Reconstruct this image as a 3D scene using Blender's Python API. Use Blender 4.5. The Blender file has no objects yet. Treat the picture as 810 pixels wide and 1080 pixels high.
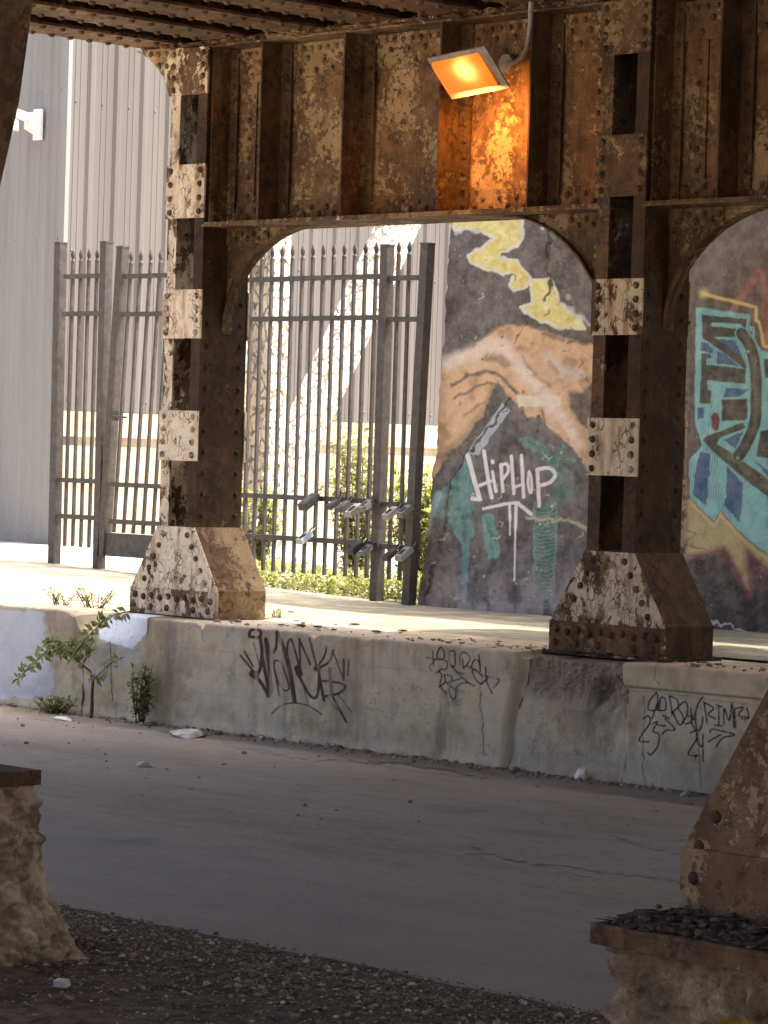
import bpy, math, random
import numpy as np
from mathutils import Vector, Matrix
random.seed(7)
S = bpy.context.scene
COL = bpy.data.collections.new("viaduct"); S.collection.children.link(COL)

# ------------------------------------------------------------------ camera frame
FPX, CAMH, YAW, PITCH, ROLL = 3300., 1.6, math.atan2(.7164, .6977), 60/3300., .031
F0 = np.array([-math.sin(YAW), math.cos(YAW), 0]); R0 = np.array([math.cos(YAW), math.sin(YAW), 0]); ZZ = np.array([0, 0, 1.])
FW = F0*math.cos(PITCH) - ZZ*math.sin(PITCH); U0 = ZZ*math.cos(PITCH) + F0*math.sin(PITCH)
RT = R0*math.cos(ROLL) + U0*math.sin(ROLL); UP = U0*math.cos(ROLL) - R0*math.sin(ROLL)
CC = np.array([0, 0, CAMH])
def ray(x, y): return FW + RT*(x-405)/FPX + UP*(540-y)/FPX
def onz(x, y, z): d = ray(x, y); return CC + d*(z-CAMH)/d[2]
def onv(x, y, v): d = ray(x, y); return CC + d*v/d[1]
def onu(x, y, u): d = ray(x, y); return CC + d*u/d[0]
def pj(P):
    q = np.asarray(P) - CC; d = q@FW
    return 405+FPX*(q@RT)/d, 540-FPX*(q@UP)/d
cam = bpy.data.cameras.new("camera"); camo = bpy.data.objects.new("camera", cam); COL.objects.link(camo)
M = Matrix(((RT[0], UP[0], -FW[0], 0), (RT[1], UP[1], -FW[1], 0), (RT[2], UP[2], -FW[2], CAMH), (0, 0, 0, 1)))
camo.matrix_world = M
cam.sensor_fit = 'VERTICAL'; cam.sensor_height = 24; cam.lens = 24*FPX/1080; cam.clip_start = .1; cam.clip_end = 3000
S.camera = camo

# ------------------------------------------------------------------ numpy noise
def vn(x, y, s=0):
    xi, yi = np.floor(x), np.floor(y); fx, fy = x-xi, y-yi
    fx, fy = fx*fx*(3-2*fx), fy*fy*(3-2*fy)
    def h(a, b):
        v = np.sin(a*127.1 + b*311.7 + s*74.7)*43758.5453
        return v-np.floor(v)
    return (h(xi, yi)*(1-fx)+h(xi+1, yi)*fx)*(1-fy) + (h(xi, yi+1)*(1-fx)+h(xi+1, yi+1)*fx)*fy
def fbm(x, y, s=0, o=5, r=.5):
    t = 0; a = 1; n = 0
    for k in range(o):
        t = t+a*vn(x*2**k+k*17.3, y*2**k-k*9.1, s+k); n += a; a *= r
    return t/n
def sstep(a, b, x):
    t = np.clip((x-a)/(b-a), 0, 1); return t*t*(3-2*t)
def lin(c):
    c = np.array(c, float)/255
    return np.where(c <= .04045, c/12.92, ((c+.055)/1.055)**2.4)
def dseg(X, Y, pts):
    d = np.full(X.shape, 1e9)
    for (x0, y0), (x1, y1) in zip(pts[:-1], pts[1:]):
        dx, dy = x1-x0, y1-y0; L = dx*dx+dy*dy+1e-9
        t = np.clip(((X-x0)*dx+(Y-y0)*dy)/L, 0, 1)
        d = np.minimum(d, np.hypot(X-x0-t*dx, Y-y0-t*dy))
    return d
def sdpoly(X, Y, pts):
    d = dseg(X, Y, pts+[pts[0]]); ins = np.zeros(X.shape, bool)
    for (x0, y0), (x1, y1) in zip(pts, pts[1:]+[pts[0]]):
        if y0 == y1: continue
        c = ((y0 > Y) != (y1 > Y)) & (X < (x1-x0)*(Y-y0)/(y1-y0)+x0); ins ^= c
    return np.where(ins, -d, d)

class Paint:                              # layered paint on the points of a surface
    def __init__(s, X, Y, base, a=1.):
        s.X, s.Y = X, Y; s.c = np.ones(X.shape+(3,))*np.asarray(base); s.a = np.ones(X.shape)*a
        s.jx = (fbm(X*.13, Y*.13, 5, 4)-.5); s.jy = (fbm(X*.13+40, Y*.13, 9, 4)-.5)
    def mix(s, m, col, op=1.):
        m = np.clip(m, 0, 1)*op
        s.c = s.c*(1-m[..., None]) + np.asarray(col)*m[..., None]; s.a = s.a*(1-m)+m
    def poly(s, pts, col, soft=.8, jit=3., op=1.):
        s.mix(sstep(soft, -soft, sdpoly(s.X+s.jx*jit, s.Y+s.jy*jit, pts)), col, op)
    def line(s, pts, w, col, soft=.5, jit=1., op=1.):
        s.mix(sstep(w/2+soft, w/2-soft, dseg(s.X+s.jx*jit, s.Y+s.jy*jit, pts)), col, op)
    def blob(s, x, y, r, col, soft, op=1.):
        s.mix(sstep(r+soft, r-soft, np.hypot(s.X-x, s.Y-y)), col, op)

# ------------------------------------------------------------------ mesh building
class MB:
    def __init__(s): s.v = []; s.f = []; s.sm = []; s.rv = set()
    def add(s, vs, fs, smooth=False):
        n = len(s.v); s.v += [tuple(map(float, p)) for p in vs]; s.f += [tuple(i+n for i in f) for f in fs]; s.sm += [smooth]*len(fs)
    def box(s, x0, x1, y0, y1, z0, z1):
        s.hexa([(x0, y0, z0), (x1, y0, z0), (x1, y1, z0), (x0, y1, z0), (x0, y0, z1), (x1, y0, z1), (x1, y1, z1), (x0, y1, z1)])
    def hexa(s, p): s.add(p, [(3, 2, 1, 0), (4, 5, 6, 7), (0, 1, 5, 4), (1, 2, 6, 5), (2, 3, 7, 6), (3, 0, 4, 7)])
    def prism(s, xz, y0, y1):             # outline in x,z pushed along y (counter-clockwise seen from -y)
        n = len(xz); v = [(x, y0, z) for x, z in xz]+[(x, y1, z) for x, z in xz]
        s.add(v, [tuple(range(n)), tuple(range(2*n-1, n-1, -1))]+[((i+1) % n, i, n+i, n+(i+1) % n) for i in range(n)])
    def rivet(s, p, n, r=.017, h=None):
        r *= 1.15; h = h or r*.85; p = Vector(p); n = Vector(n).normalized(); a = n.orthogonal().normalized(); b = n.cross(a); K = 7; v = []
        p = p - n*.001
        for rr, hh in ((1, 0), (.86, .55), (.45, .93)):
            for k in range(K):
                t = 2*math.pi*k/K; v.append(p+(a*math.cos(t)+b*math.sin(t))*r*rr+n*h*hh)
        f = [(i*K+k, i*K+(k+1) % K, i*K+K+(k+1) % K, i*K+K+k) for i in range(2) for k in range(K)]+[tuple(2*K+k for k in range(K))]
        s.rv.update(range(len(s.f), len(s.f)+len(f))); s.add(v, f, True)
    def tube(s, pts, r, n=8, cap=True):
        pts = [Vector(p) for p in pts]; v = []; m = len(pts); rr = r if isinstance(r, (list, tuple)) else [r]*m
        a = None
        for i, p in enumerate(pts):
            d = (pts[min(i+1, m-1)]-pts[max(i-1, 0)]).normalized()
            a = d.orthogonal().normalized() if a is None else (a-d*a.dot(d)).normalized()
            b = d.cross(a)
            v += [p+(a*math.cos(2*math.pi*k/n)+b*math.sin(2*math.pi*k/n))*rr[i] for k in range(n)]
        f = [(i*n+k, i*n+(k+1) % n, i*n+n+(k+1) % n, i*n+n+k) for i in range(m-1) for k in range(n)]
        s.add(v, f, True)
        if cap: s.add(v[:n], [tuple(range(n-1, -1, -1))]); s.add(v[-n:], [tuple(range(n))])
    def obox(s, c, ax, ay, az):           # oriented box: centre and three half-axis vectors
        c, ax, ay, az = map(Vector, (c, ax, ay, az))
        s.hexa([c-ax-ay-az, c+ax-ay-az, c+ax+ay-az, c-ax+ay-az, c-ax-ay+az, c+ax-ay+az, c+ax+ay+az, c-ax+ay+az])
    def rock(s, c, r, sq=(1, 1, 1), n=2):
        t = (1+5**.5)/2
        V = [(-1, t, 0), (1, t, 0), (-1, -t, 0), (1, -t, 0), (0, -1, t), (0, 1, t), (0, -1, -t), (0, 1, -t), (t, 0, -1), (t, 0, 1), (-t, 0, -1), (-t, 0, 1)]
        Fc = [(0, 11, 5), (0, 5, 1), (0, 1, 7), (0, 7, 10), (0, 10, 11), (1, 5, 9), (5, 11, 4), (11, 10, 2), (10, 7, 6), (7, 1, 8), (3, 9, 4), (3, 4, 2), (3, 2, 6), (3, 6, 8), (3, 8, 9), (4, 9, 5), (2, 4, 11), (6, 2, 10), (8, 6, 7), (9, 8, 1)]
        rz = random.random()*6.28; ca, sa = math.cos(rz), math.sin(rz); o = []
        for x, y, z in V:
            k = r*(.75+.5*random.random())/1.9; x, y, z = x*k*sq[0], y*k*sq[1], z*k*sq[2]
            o.append((c[0]+x*ca-y*sa, c[1]+x*sa+y*ca, c[2]+z))
        s.add(o, Fc)
    def leaf(s, p, d, up, L, w):
        p, d, up = Vector(p), Vector(d).normalized(), Vector(up); sd = d.cross(up)
        if sd.length < 1e-3: sd = d.orthogonal()
        sd.normalize(); n = sd.cross(d); m = p+d*L*.45
        s.add([p, m-sd*w/2+n*w*.18, p+d*L-n*L*.12, m+sd*w/2+n*w*.18, m], [(0, 4, 1), (1, 4, 2), (0, 3, 4), (4, 3, 2)], True)

def setc(o, c):
    if c: o.color = tuple(c)+(1,)*(4-len(c))
def obj(name, mb, mat, parent=None, col=None, label=None, loc=(0, 0, 0)):
    me = bpy.data.meshes.new(name)
    off = Vector(loc)
    vs = [tuple(Vector(v)-off) for v in mb.v] if off.length else mb.v
    me.from_pydata(vs, [], mb.f)
    me.polygons.foreach_set("use_smooth", mb.sm)
    me.update()
    if mat is STEEL and mb.rv:
        me.materials.append(mat); me.materials.append(STEEL_RIV); me.polygons.foreach_set('material_index', [1 if i in mb.rv else 0 for i in range(len(mb.f))]); mat = None
    o = bpy.data.objects.new(name, me); COL.objects.link(o)
    if mat: me.materials.append(mat)
    if parent: o.parent = parent
    else: o.location = loc
    setc(o, col)
    if label: o['label'] = label
    return o
class Thing:
    def __init__(s, name, label, cat, loc, group=None):
        s.o = bpy.data.objects.new(name, None); COL.objects.link(s.o); s.o.location = loc; s.loc = loc
        s.o.empty_display_size = .2; tag(s.o, label, cat, group)
    def part(s, name, mb, mat, col=None, label=None, parent=None):   # mb in world coordinates
        return obj(name, mb, mat, parent or s.o, col, label, s.loc)
def tag(o, label=None, cat=None, group=None, kind=None):
    for k, v in (('label', label), ('category', cat), ('group', group), ('kind', kind)):
        if v: o[k] = v
    return o
def single(name, mb, mat, label, cat, loc, group=None, col=None):
    o = obj(name, mb, mat, None, col, None, loc); return tag(o, label, cat, group)
def dup(root, loc, label=None):
    r = root.copy(); COL.objects.link(r); r.location = loc
    if label: r['label'] = label
    def rec(a, b):
        for ch in a.children:
            c = ch.copy(); COL.objects.link(c); c.parent = b; rec(ch, c)
    rec(root, r); return r
def struct(o): o['kind'] = 'structure'; return o
def gridmesh(name, P, mat, parent=None, loc=(0, 0, 0), col=None, closed=None, smooth=True):
    """P: (n,m,3) world points; col: (n,m,4) paint attribute; closed: extra (verts, faces) added"""
    n, m = P.shape[:2]; me = bpy.data.meshes.new(name)
    V = (P.reshape(-1, 3)-np.array(loc)).astype(np.float64)
    i = np.arange(n*m).reshape(n, m)
    Fq = np.stack([i[:-1, :-1], i[:-1, 1:], i[1:, 1:], i[1:, :-1]], -1).reshape(-1, 4)
    faces = [tuple(q) for q in Fq.tolist()]; sm = [smooth]*len(faces)
    if closed:
        ex_v, ex_f = closed; b = len(V)
        if len(ex_v): V = np.concatenate([V, np.array(ex_v, float)-np.array(loc)])
        faces += [tuple(f) for f in ex_f]; sm += [False]*len(ex_f)
    me.from_pydata(V.tolist(), [], faces); me.polygons.foreach_set("use_smooth", sm)
    if col is not None:
        at = me.color_attributes.new("Col", 'FLOAT_COLOR', 'POINT')
        c = np.zeros((len(V), 4), np.float32); c[:n*m] = col.reshape(-1, 4); at.data.foreach_set("color", c.ravel())
    me.update(); o = bpy.data.objects.new(name, me); COL.objects.link(o); me.materials.append(mat)
    if parent: o.parent = parent
    else: o.location = loc
    return o

# ------------------------------------------------------------------ materials
class G:
    def __init__(s, name):
        s.m = bpy.data.materials.new(name); s.m.use_nodes = True; s.nt = s.m.node_tree; s.nt.nodes.clear()
        s.out = s.n('ShaderNodeOutputMaterial'); s.b = s.n('ShaderNodeBsdfPrincipled'); s.l(s.b.outputs[0], s.out.inputs[0])
        s.pos = s.n('ShaderNodeNewGeometry').outputs['Position']
    def n(s, t, **k):
        x = s.nt.nodes.new(t)
        for a, b in k.items(): setattr(x, a, b)
        return x
    def l(s, a, b): s.nt.links.new(a, b)
    def put(s, sock, v):
        if hasattr(v, 'node'): s.l(v, sock)
        elif isinstance(v, (tuple, list)) and sock.type == 'RGBA': sock.default_value = tuple(v)+(1,)*(4-len(v))
        else: sock.default_value = v
    def math(s, op, a, b=0., c=0., clamp=False):
        x = s.n('ShaderNodeMath', operation=op, use_clamp=clamp)
        for i, v in enumerate((a, b, c)): s.put(x.inputs[i], v)
        return x.outputs[0]
    def mad(s, a, b, c): return s.math('MULTIPLY_ADD', a, b, c)
    def scale(s, v, sc):
        x = s.n('ShaderNodeVectorMath', operation='MULTIPLY'); s.put(x.inputs[0], v); x.inputs[1].default_value = sc; return x.outputs[0]
    def noise(s, sc, det=5, ro=.55, vec=None, dist=0., col=False):
        x = s.n('ShaderNodeTexNoise'); s.put(x.inputs['Vector'], vec or s.pos)
        x.inputs['Scale'].default_value = sc; x.inputs['Detail'].default_value = det; x.inputs['Roughness'].default_value = ro; x.inputs['Distortion'].default_value = dist
        return x.outputs['Color' if col else 'Fac']
    def voro(s, sc, feat='DISTANCE_TO_EDGE', vec=None, out='Distance'):
        x = s.n('ShaderNodeTexVoronoi', feature=feat); s.put(x.inputs['Vector'], vec or s.pos); x.inputs['Scale'].default_value = sc; return x.outputs[out]
    def smooth(s, v, a, b):
        x = s.n('ShaderNodeMapRange', interpolation_type='SMOOTHSTEP'); s.put(x.inputs[0], v); s.put(x.inputs[1], a); s.put(x.inputs[2], b); return x.outputs[0]
    def ramp(s, v, stops):
        x = s.n('ShaderNodeValToRGB'); s.put(x.inputs[0], v); e = x.color_ramp.elements
        while len(e) < len(stops): e.new(.5)
        for q, (p, c) in zip(e, stops): q.position = p; q.color = tuple(c)+(1,)
        return x.outputs[0]
    def mix(s, f, a, b, mode='MIX'):
        x = s.n('ShaderNodeMix', data_type='RGBA', blend_type=mode); s.put(x.inputs[0], f); s.put(x.inputs[6], a); s.put(x.inputs[7], b); return x.outputs[2]
    def warp(s, sc, amt, vec=None):
        c = s.noise(sc, 3, .5, vec, col=True); a = s.n('ShaderNodeVectorMath', operation='SUBTRACT'); s.l(c, a.inputs[0]); a.inputs[1].default_value = (.5, .5, .5)
        b = s.n('ShaderNodeVectorMath', operation='MULTIPLY_ADD'); s.l(a.outputs[0], b.inputs[0]); b.inputs[1].default_value = (amt,)*3; s.put(b.inputs[2], vec or s.pos); return b.outputs[0]
    def done(s, col, rough=.8, h=None, dist=.004, strength=.7, spec=.3, metal=0.):
        s.put(s.b.inputs['Base Color'], col); s.put(s.b.inputs['Roughness'], rough); s.b.inputs['Specular IOR Level'].default_value = spec; s.put(s.b.inputs['Metallic'], metal)
        if h is not None:
            x = s.n('ShaderNodeBump'); x.inputs['Strength'].default_value = strength; x.inputs['Distance'].default_value = dist; s.l(h, x.inputs['Height']); s.l(x.outputs[0], s.b.inputs['Normal'])
        return s.m
    def attr(s, name='Col'):
        x = s.n('ShaderNodeAttribute', attribute_name=name); return x.outputs['Color'], x.outputs['Alpha']
    def sep(s, c):
        x = s.n('ShaderNodeSeparateColor'); s.l(c, x.inputs[0]); return x.outputs

def m_steel(riv=False):
    g = G("old_riveted_steel_rivets" if riv else "old_riveted_steel"); oi = g.n('ShaderNodeObjectInfo'); R, T, B = g.sep(oi.outputs['Color'])[:3]
    n1, n2, n3 = g.noise(2.2, 6, .6), g.noise(11, 9, .68), g.noise(80, 4, .6)
    st = g.noise(1, 6, .6, g.scale(g.pos, (13, 13, 2.2)))
    k = g.mad(n2, .45, g.mad(n1, .40, g.math('MULTIPLY', g.noise(30, 5, .7), .15)))
    rust = g.ramp(k, [(.38, (.045, .027, .017)), (.47, (.095, .054, .030)), (.54, (.165, .094, .047)), (.63, (.25, .150, .076))])
    # dark scabs in clusters
    dm = g.mad(g.noise(24, 9, .74, g.warp(20, .03)), .66, g.math('MULTIPLY', g.noise(3.6, 4, .6), .34))
    rust = g.mix(g.math('MULTIPLY', g.smooth(dm, .525, .56), .82), rust, (.034, .021, .015))
    rust = g.mix(g.math('MULTIPLY', n3, .35), rust, (.05, .034, .024))
    rust = g.mix(g.math('MULTIPLY', g.smooth(st, .52, .70), .45), rust, (.055, .030, .017)); rust = g.mix(g.math('MULTIPLY', g.smooth(g.noise(1, 5, .6, g.scale(g.pos, (9, 9, 1.1))), .52, .66), .3), rust, (.27, .14, .055))
    # pale undercoat left in flaking clusters
    tf = g.mad(g.noise(30, 10, .76, g.warp(24, .03)), .56, g.math('MULTIPLY', g.noise(4.2, 6, .62, g.scale(g.pos, (1, 1, .7))), .44))
    th = g.math('ADD', g.mad(T, -.26, .66), g.mad(g.noise(1.7, 3, .5), .34, -.17)); TM = g.smooth(tf, th, g.math('ADD', th, .035))
    tan = g.ramp(g.mad(n3, .5, g.math('MULTIPLY', g.noise(7, 5), .5)), [(.35, (.20, .135, .070)), (.52, (.30, .22, .125)), (.68, (.42, .345, .225))])
    c = g.mix(g.math('MULTIPLY', TM, .8), rust, tan)
    # cream paint, peeling with crisp edges and cracks
    wv = g.warp(6, .10)
    pf = g.mad(g.noise(9, 12, .72, g.scale(wv, (1, 1, .55))), .72, g.mad(n1, .16, g.math('MULTIPLY', st, .12)))
    ph = g.mad(R, -.36, .78 if riv else .70)
    PM = g.smooth(pf, ph, g.math('ADD', ph, .012))
    cr = g.voro(34, vec=g.scale(g.warp(16, .05), (1, 1, .45)))
    CM = g.math('MULTIPLY', g.math('SUBTRACT', 1., g.smooth(cr, .015, .06)), g.smooth(g.noise(8, 3), .45, .58))
    paint = g.ramp(g.mad(n2, .6, g.math('MULTIPLY', n3, .4)), [(.3, (.44, .35, .22)), (.5, (.66, .575, .43)), (.7, (.78, .72, .60))])
    paint = g.mix(g.math('MULTIPLY', g.smooth(st, .50, .66), .8), paint, (.34, .185, .085))
    paint = g.mix(CM, paint, (.10, .055, .03))
    c = g.mix(PM, c, paint)
    if riv: c = g.mix(.35, c, (.05, .028, .016))
    x = g.n('ShaderNodeVectorMath', operation='SCALE'); g.l(c, x.inputs[0]); g.l(g.math('MULTIPLY', B, 2.), x.inputs['Scale'])
    h = g.mad(PM, .9, g.mad(TM, .35, g.mad(n3, .35, g.mad(n2, .8, g.math('MULTIPLY', g.math('MULTIPLY', CM, PM), -.7)))))
    return g.done(x.outputs[0], g.mad(PM, -.15, .80), h, .006, .9, .3)

def m_concrete(name, base=(.57, .49, .335), dark=(.36, .30, .20), wet=0., bump=.006, sc=1., paint=True):
    g = G(name); c0, a0 = g.attr() if paint else ((.3, .3, .3), 0.)
    n1, n2, n3 = g.noise(1.6*sc, 6, .6), g.noise(9*sc, 8, .65), g.noise(90*sc, 3, .6)
    st = g.noise(1, 6, .62, g.scale(g.pos, (7, 7, .8)))
    c = g.mix(g.smooth(g.mad(n1, .5, g.math('MULTIPLY', n2, .5)), .38, .62), dark, base)
    c = g.mix(g.math('MULTIPLY', g.smooth(st, .5, .72), .55), c, (.17, .155, .12))
    c = g.mix(g.math('MULTIPLY', g.smooth(st, .5, .3), .35), c, (.50, .49, .43))
    bl = g.smooth(g.noise(3.2*sc, 8, .7, g.warp(5, .12)), .50, .60); c = g.mix(g.math('MULTIPLY', bl, .35), c, (.56, .52, .42)); c = g.mix(g.math('MULTIPLY', g.smooth(g.noise(5*sc, 9, .74), .56, .66), .5), c, (.16, .14, .105))
    pit = g.smooth(g.voro(34*sc, 'F1', g.warp(20, .03)), .16, .10); pm = g.math('MULTIPLY', pit, g.smooth(g.noise(4), .53, .6))
    c = g.mix(g.math('MULTIPLY', pm, .8), c, (.09, .08, .065))
    c = g.mix(g.math('MULTIPLY', n3, .35), c, g.mix(.5, c, (.1, .09, .08)))
    wear = g.smooth(g.noise(38, 5, .7), .30, .42)
    c = g.mix(g.math('MULTIPLY', a0, wear), c, c0)
    h = g.mad(n2, 1., g.mad(n3, .35, g.math('MULTIPLY', pm, -.8)))
    return g.done(c, .88, h, bump, .8, .25)

def m_mural():
    g = G("painted_concrete_mural"); c0, a0 = g.attr()
    n2, n3 = g.noise(12, 7, .65), g.noise(110, 3, .6)
    c = g.mix(g.smooth(n2, .35, .65), g.mix(.14, c0, (.03, .03, .03)), g.mix(.15, c0, (.62, .59, .52)))
    ch = g.math('MULTIPLY', g.smooth(g.noise(42, 6, .72), .63, .65), g.smooth(g.noise(3.3, 4), .44, .56))
    c = g.mix(g.math('MULTIPLY', ch, .85), c, (.55, .52, .46))
    pit = g.math('MULTIPLY', g.smooth(g.voro(40, 'F1', g.warp(30, .03)), .15, .09), g.smooth(g.noise(5), .5, .6))
    c = g.mix(g.math('MULTIPLY', pit, .7), c, (.04, .035, .03))
    h = g.mad(n2, .9, g.mad(n3, .3, g.math('MULTIPLY', ch, -.5)))
    return g.done(c, .8, h, .006, .7, .3)

def m_simple(name, base, var=.25, rough=.6, sc=12., bump=.002, spec=.4, metal=0., dirt=None, dirt_amt=.5, streak=False):
    g = G(name); n = g.noise(sc, 6, .62) if not streak else g.noise(1, 6, .62, g.scale(g.pos, (sc, sc, sc*.08)))
    f = g.noise(sc*8, 3)
    lo = tuple(v*(1-var) for v in base); hi = tuple(min(1, v*(1+var)) for v in base)
    c = g.mix(g.smooth(n, .35, .65), lo, hi)
    if dirt: c = g.mix(g.math('MULTIPLY', g.smooth(g.noise(sc*.6, 7, .7), .5, .66), dirt_amt), c, dirt)
    return g.done(c, rough, g.mad(n, .7, g.math('MULTIPLY', f, .4)), bump, .5, spec, metal)

def m_islands(name, stops, rough=.8, trans=0.):
    g = G(name); x = g.n('ShaderNodeNewGeometry').outputs['Random Per Island']
    c = g.mix(.25, g.ramp(x, stops), g.ramp(g.noise(60, 3), [(.3, stops[0][1]), (.7, stops[-1][1])]))
    m = g.done(c, rough, g.noise(120, 3), .002, .5, .25)
    if trans:
        t = g.n('ShaderNodeBsdfTranslucent'); g.put(t.inputs[0], g.mix(.5, c, (.35, .45, .05))); mx = g.n('ShaderNodeMixShader'); mx.inputs[0].default_value = trans
        g.l(g.b.outputs[0], mx.inputs[1]); g.l(t.outputs[0], mx.inputs[2]); g.l(mx.outputs[0], g.out.inputs[0])
    return m

def m_road():
    g = G("worn_asphalt"); c0, a0 = g.attr()
    n1, n2, n3 = g.noise(.8, 5, .6), g.noise(7, 7, .65), g.noise(160, 2, .6)
    st = g.noise(1, 6, .6, g.scale(g.pos, (.7, 6, 1)))
    c = g.mix(g.smooth(g.mad(n1, .4, g.mad(n2, .3, g.math('MULTIPLY', st, .3))), .38, .62), (.180, .152, .116), (.280, .242, .190))
    c = g.mix(g.math('MULTIPLY', g.smooth(g.voro(150, 'F1'), .55, .25), .5), c, (.33, .295, .245)); c = g.mix(g.math('MULTIPLY', g.smooth(g.noise(46, 5, .75), .50, .66), .5), c, (.075, .065, .052))
    c = g.mix(g.math('MULTIPLY', a0, g.mad(g.smooth(n2, .3, .6), .5, .5)), c, c0)
    return g.done(c, .85, g.mad(n3, .6, g.mad(n2, .4, g.math('MULTIPLY', g.voro(150, 'F1'), .8))), .009, .9, .3)

def m_lens():
    g = G("glowing_sodium_lens"); g.b.inputs['Base Color'].default_value = (.25, .06, .01, 1); g.b.inputs['Roughness'].default_value = .25
    tc = g.n('ShaderNodeTexCoord').outputs['Object']
    d = g.n('ShaderNodeVectorMath', operation='DISTANCE'); g.l(tc, d.inputs[0]); d.inputs[1].default_value = LENS_HOT
    f = g.smooth(d.outputs['Value'], .17, .0)
    rib = g.math('MULTIPLY', g.noise(30, 3), .25)
    c = g.ramp(g.math('ADD', f, rib), [(.1, (.95, .21, .015)), (.55, (1., .32, .035)), (.95, (1., .60, .12))])
    g.l(c, g.b.inputs['Emission Color']); g.put(g.b.inputs['Emission Strength'], g.mad(g.math('POWER', f, 3), LAMP_HOT, LAMP_E)); return g.m
LENS_HOT = (.03, -.06, .0); LAMP_E, LAMP_HOT = .205, .40

STEEL = m_steel(); STEEL_RIV = m_steel(True)
CONC = m_concrete("weathered_concrete")
PAVE = m_concrete("pavement_concrete", (.255, .235, .165), (.19, .172, .125), sc=.8, paint=False)
STONE = m_simple("rough_pier_stone", (.30, .24, .165), .5, .95, 9, .03, .2, dirt=(.10, .075, .05), dirt_amt=.7)
MURAL = m_mural(); ROAD = m_road()
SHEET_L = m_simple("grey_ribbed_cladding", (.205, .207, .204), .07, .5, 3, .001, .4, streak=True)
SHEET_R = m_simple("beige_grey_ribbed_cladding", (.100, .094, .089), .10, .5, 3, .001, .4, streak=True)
FOUND = m_simple("cream_foundation_render", (.38, .335, .25), .18, .9, 5, .006, .2, dirt=(.30, .25, .18), dirt_amt=.7)
IRON = m_simple("dark_painted_iron", (.050, .046, .043), .25, .55, 20, .001, .4, dirt=(.12, .085, .06), dirt_amt=.45)
WHITE = m_simple("white_plastic", (.80, .80, .80), .04, .4, 10, .0005, .5)
GREYP = m_simple("grey_plastic", (.33, .34, .35), .1, .4, 20, .0005, .5)
BLACKP = m_simple("black_plastic", (.02, .02, .022), .1, .4, 20, .0005, .5)
PIPE = m_simple("dusty_conduit", (.27, .26, .25), .2, .5, 20, .001, .5)
DIRT = m_simple("dark_dirt", (.055, .042, .029), .5, .95, 14, .02, .15, dirt=(.11, .09, .07), dirt_amt=.6)
YARD = m_simple("dry_yard_dirt", (.38, .35, .30), .25, .95, 5, .02, .15, dirt=(.22, .19, .14), dirt_amt=.5)
LEAF = m_islands("green_leaves", [(.0, (.09, .115, .03)), (.45, (.20, .235, .065)), (.8, (.33, .32, .13)), (1., (.46, .40, .24))], .6, .35)
LEAFD = m_islands("dusty_leaves", [(.0, (.09, .12, .04)), (.5, (.18, .20, .075)), (1., (.36, .33, .16))], .6, .25)
STEM = m_simple("brown_stem", (.10, .07, .04), .3, .9, 40, .001)
GRAV = m_islands("mixed_gravel", [(.0, (.036, .027, .018)), (.5, (.085, .064, .043)), (.80, (.155, .122, .088)), (.92, (.27, .22, .16)), (1., (.46, .39, .29))])
RUBBLE = m_islands("pale_rubble", [(.0, (.10, .09, .075)), (.6, (.22, .20, .17)), (1., (.45, .43, .39))])
FLAKE = m_islands("rust_flakes", [(.0, (.022, .015, .011)), (.7, (.06, .042, .03)), (1., (.14, .105, .08))])
PAPER = m_simple("white_scrap", (.72, .70, .66), .1, .8, 30, .003)
LENS = m_lens()
def m_whitepeel():
    g = G("sunstruck_peeling_white_paint"); w = g.warp(30, .03); d = g.voro(15, vec=g.scale(w, (1, 1, .6))); n = g.noise(14, 9, .7)
    k = g.math('MULTIPLY', g.math('SUBTRACT', 1., g.smooth(d, .03, .16)), g.smooth(n, .40, .54))
    c = g.mix(g.math('MULTIPLY', k, .9), g.ramp(n, [(.3, (.50, .46, .38)), (.6, (.70, .67, .60))]), (.13, .09, .055))
    c = g.mix(g.smooth(g.noise(9, 9, .72), .62, .64), c, (.30, .20, .12))
    return g.done(c, .7, g.mad(k, -.8, n), .008, .9, .3)
PEEL = m_whitepeel()

# ------------------------------------------------------------------ key levels
ZP = .612            # top of the kerb wall and pavement
VF = 12.0            # front face of the columns
UC1, UC2 = -14.07, -10.655

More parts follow.
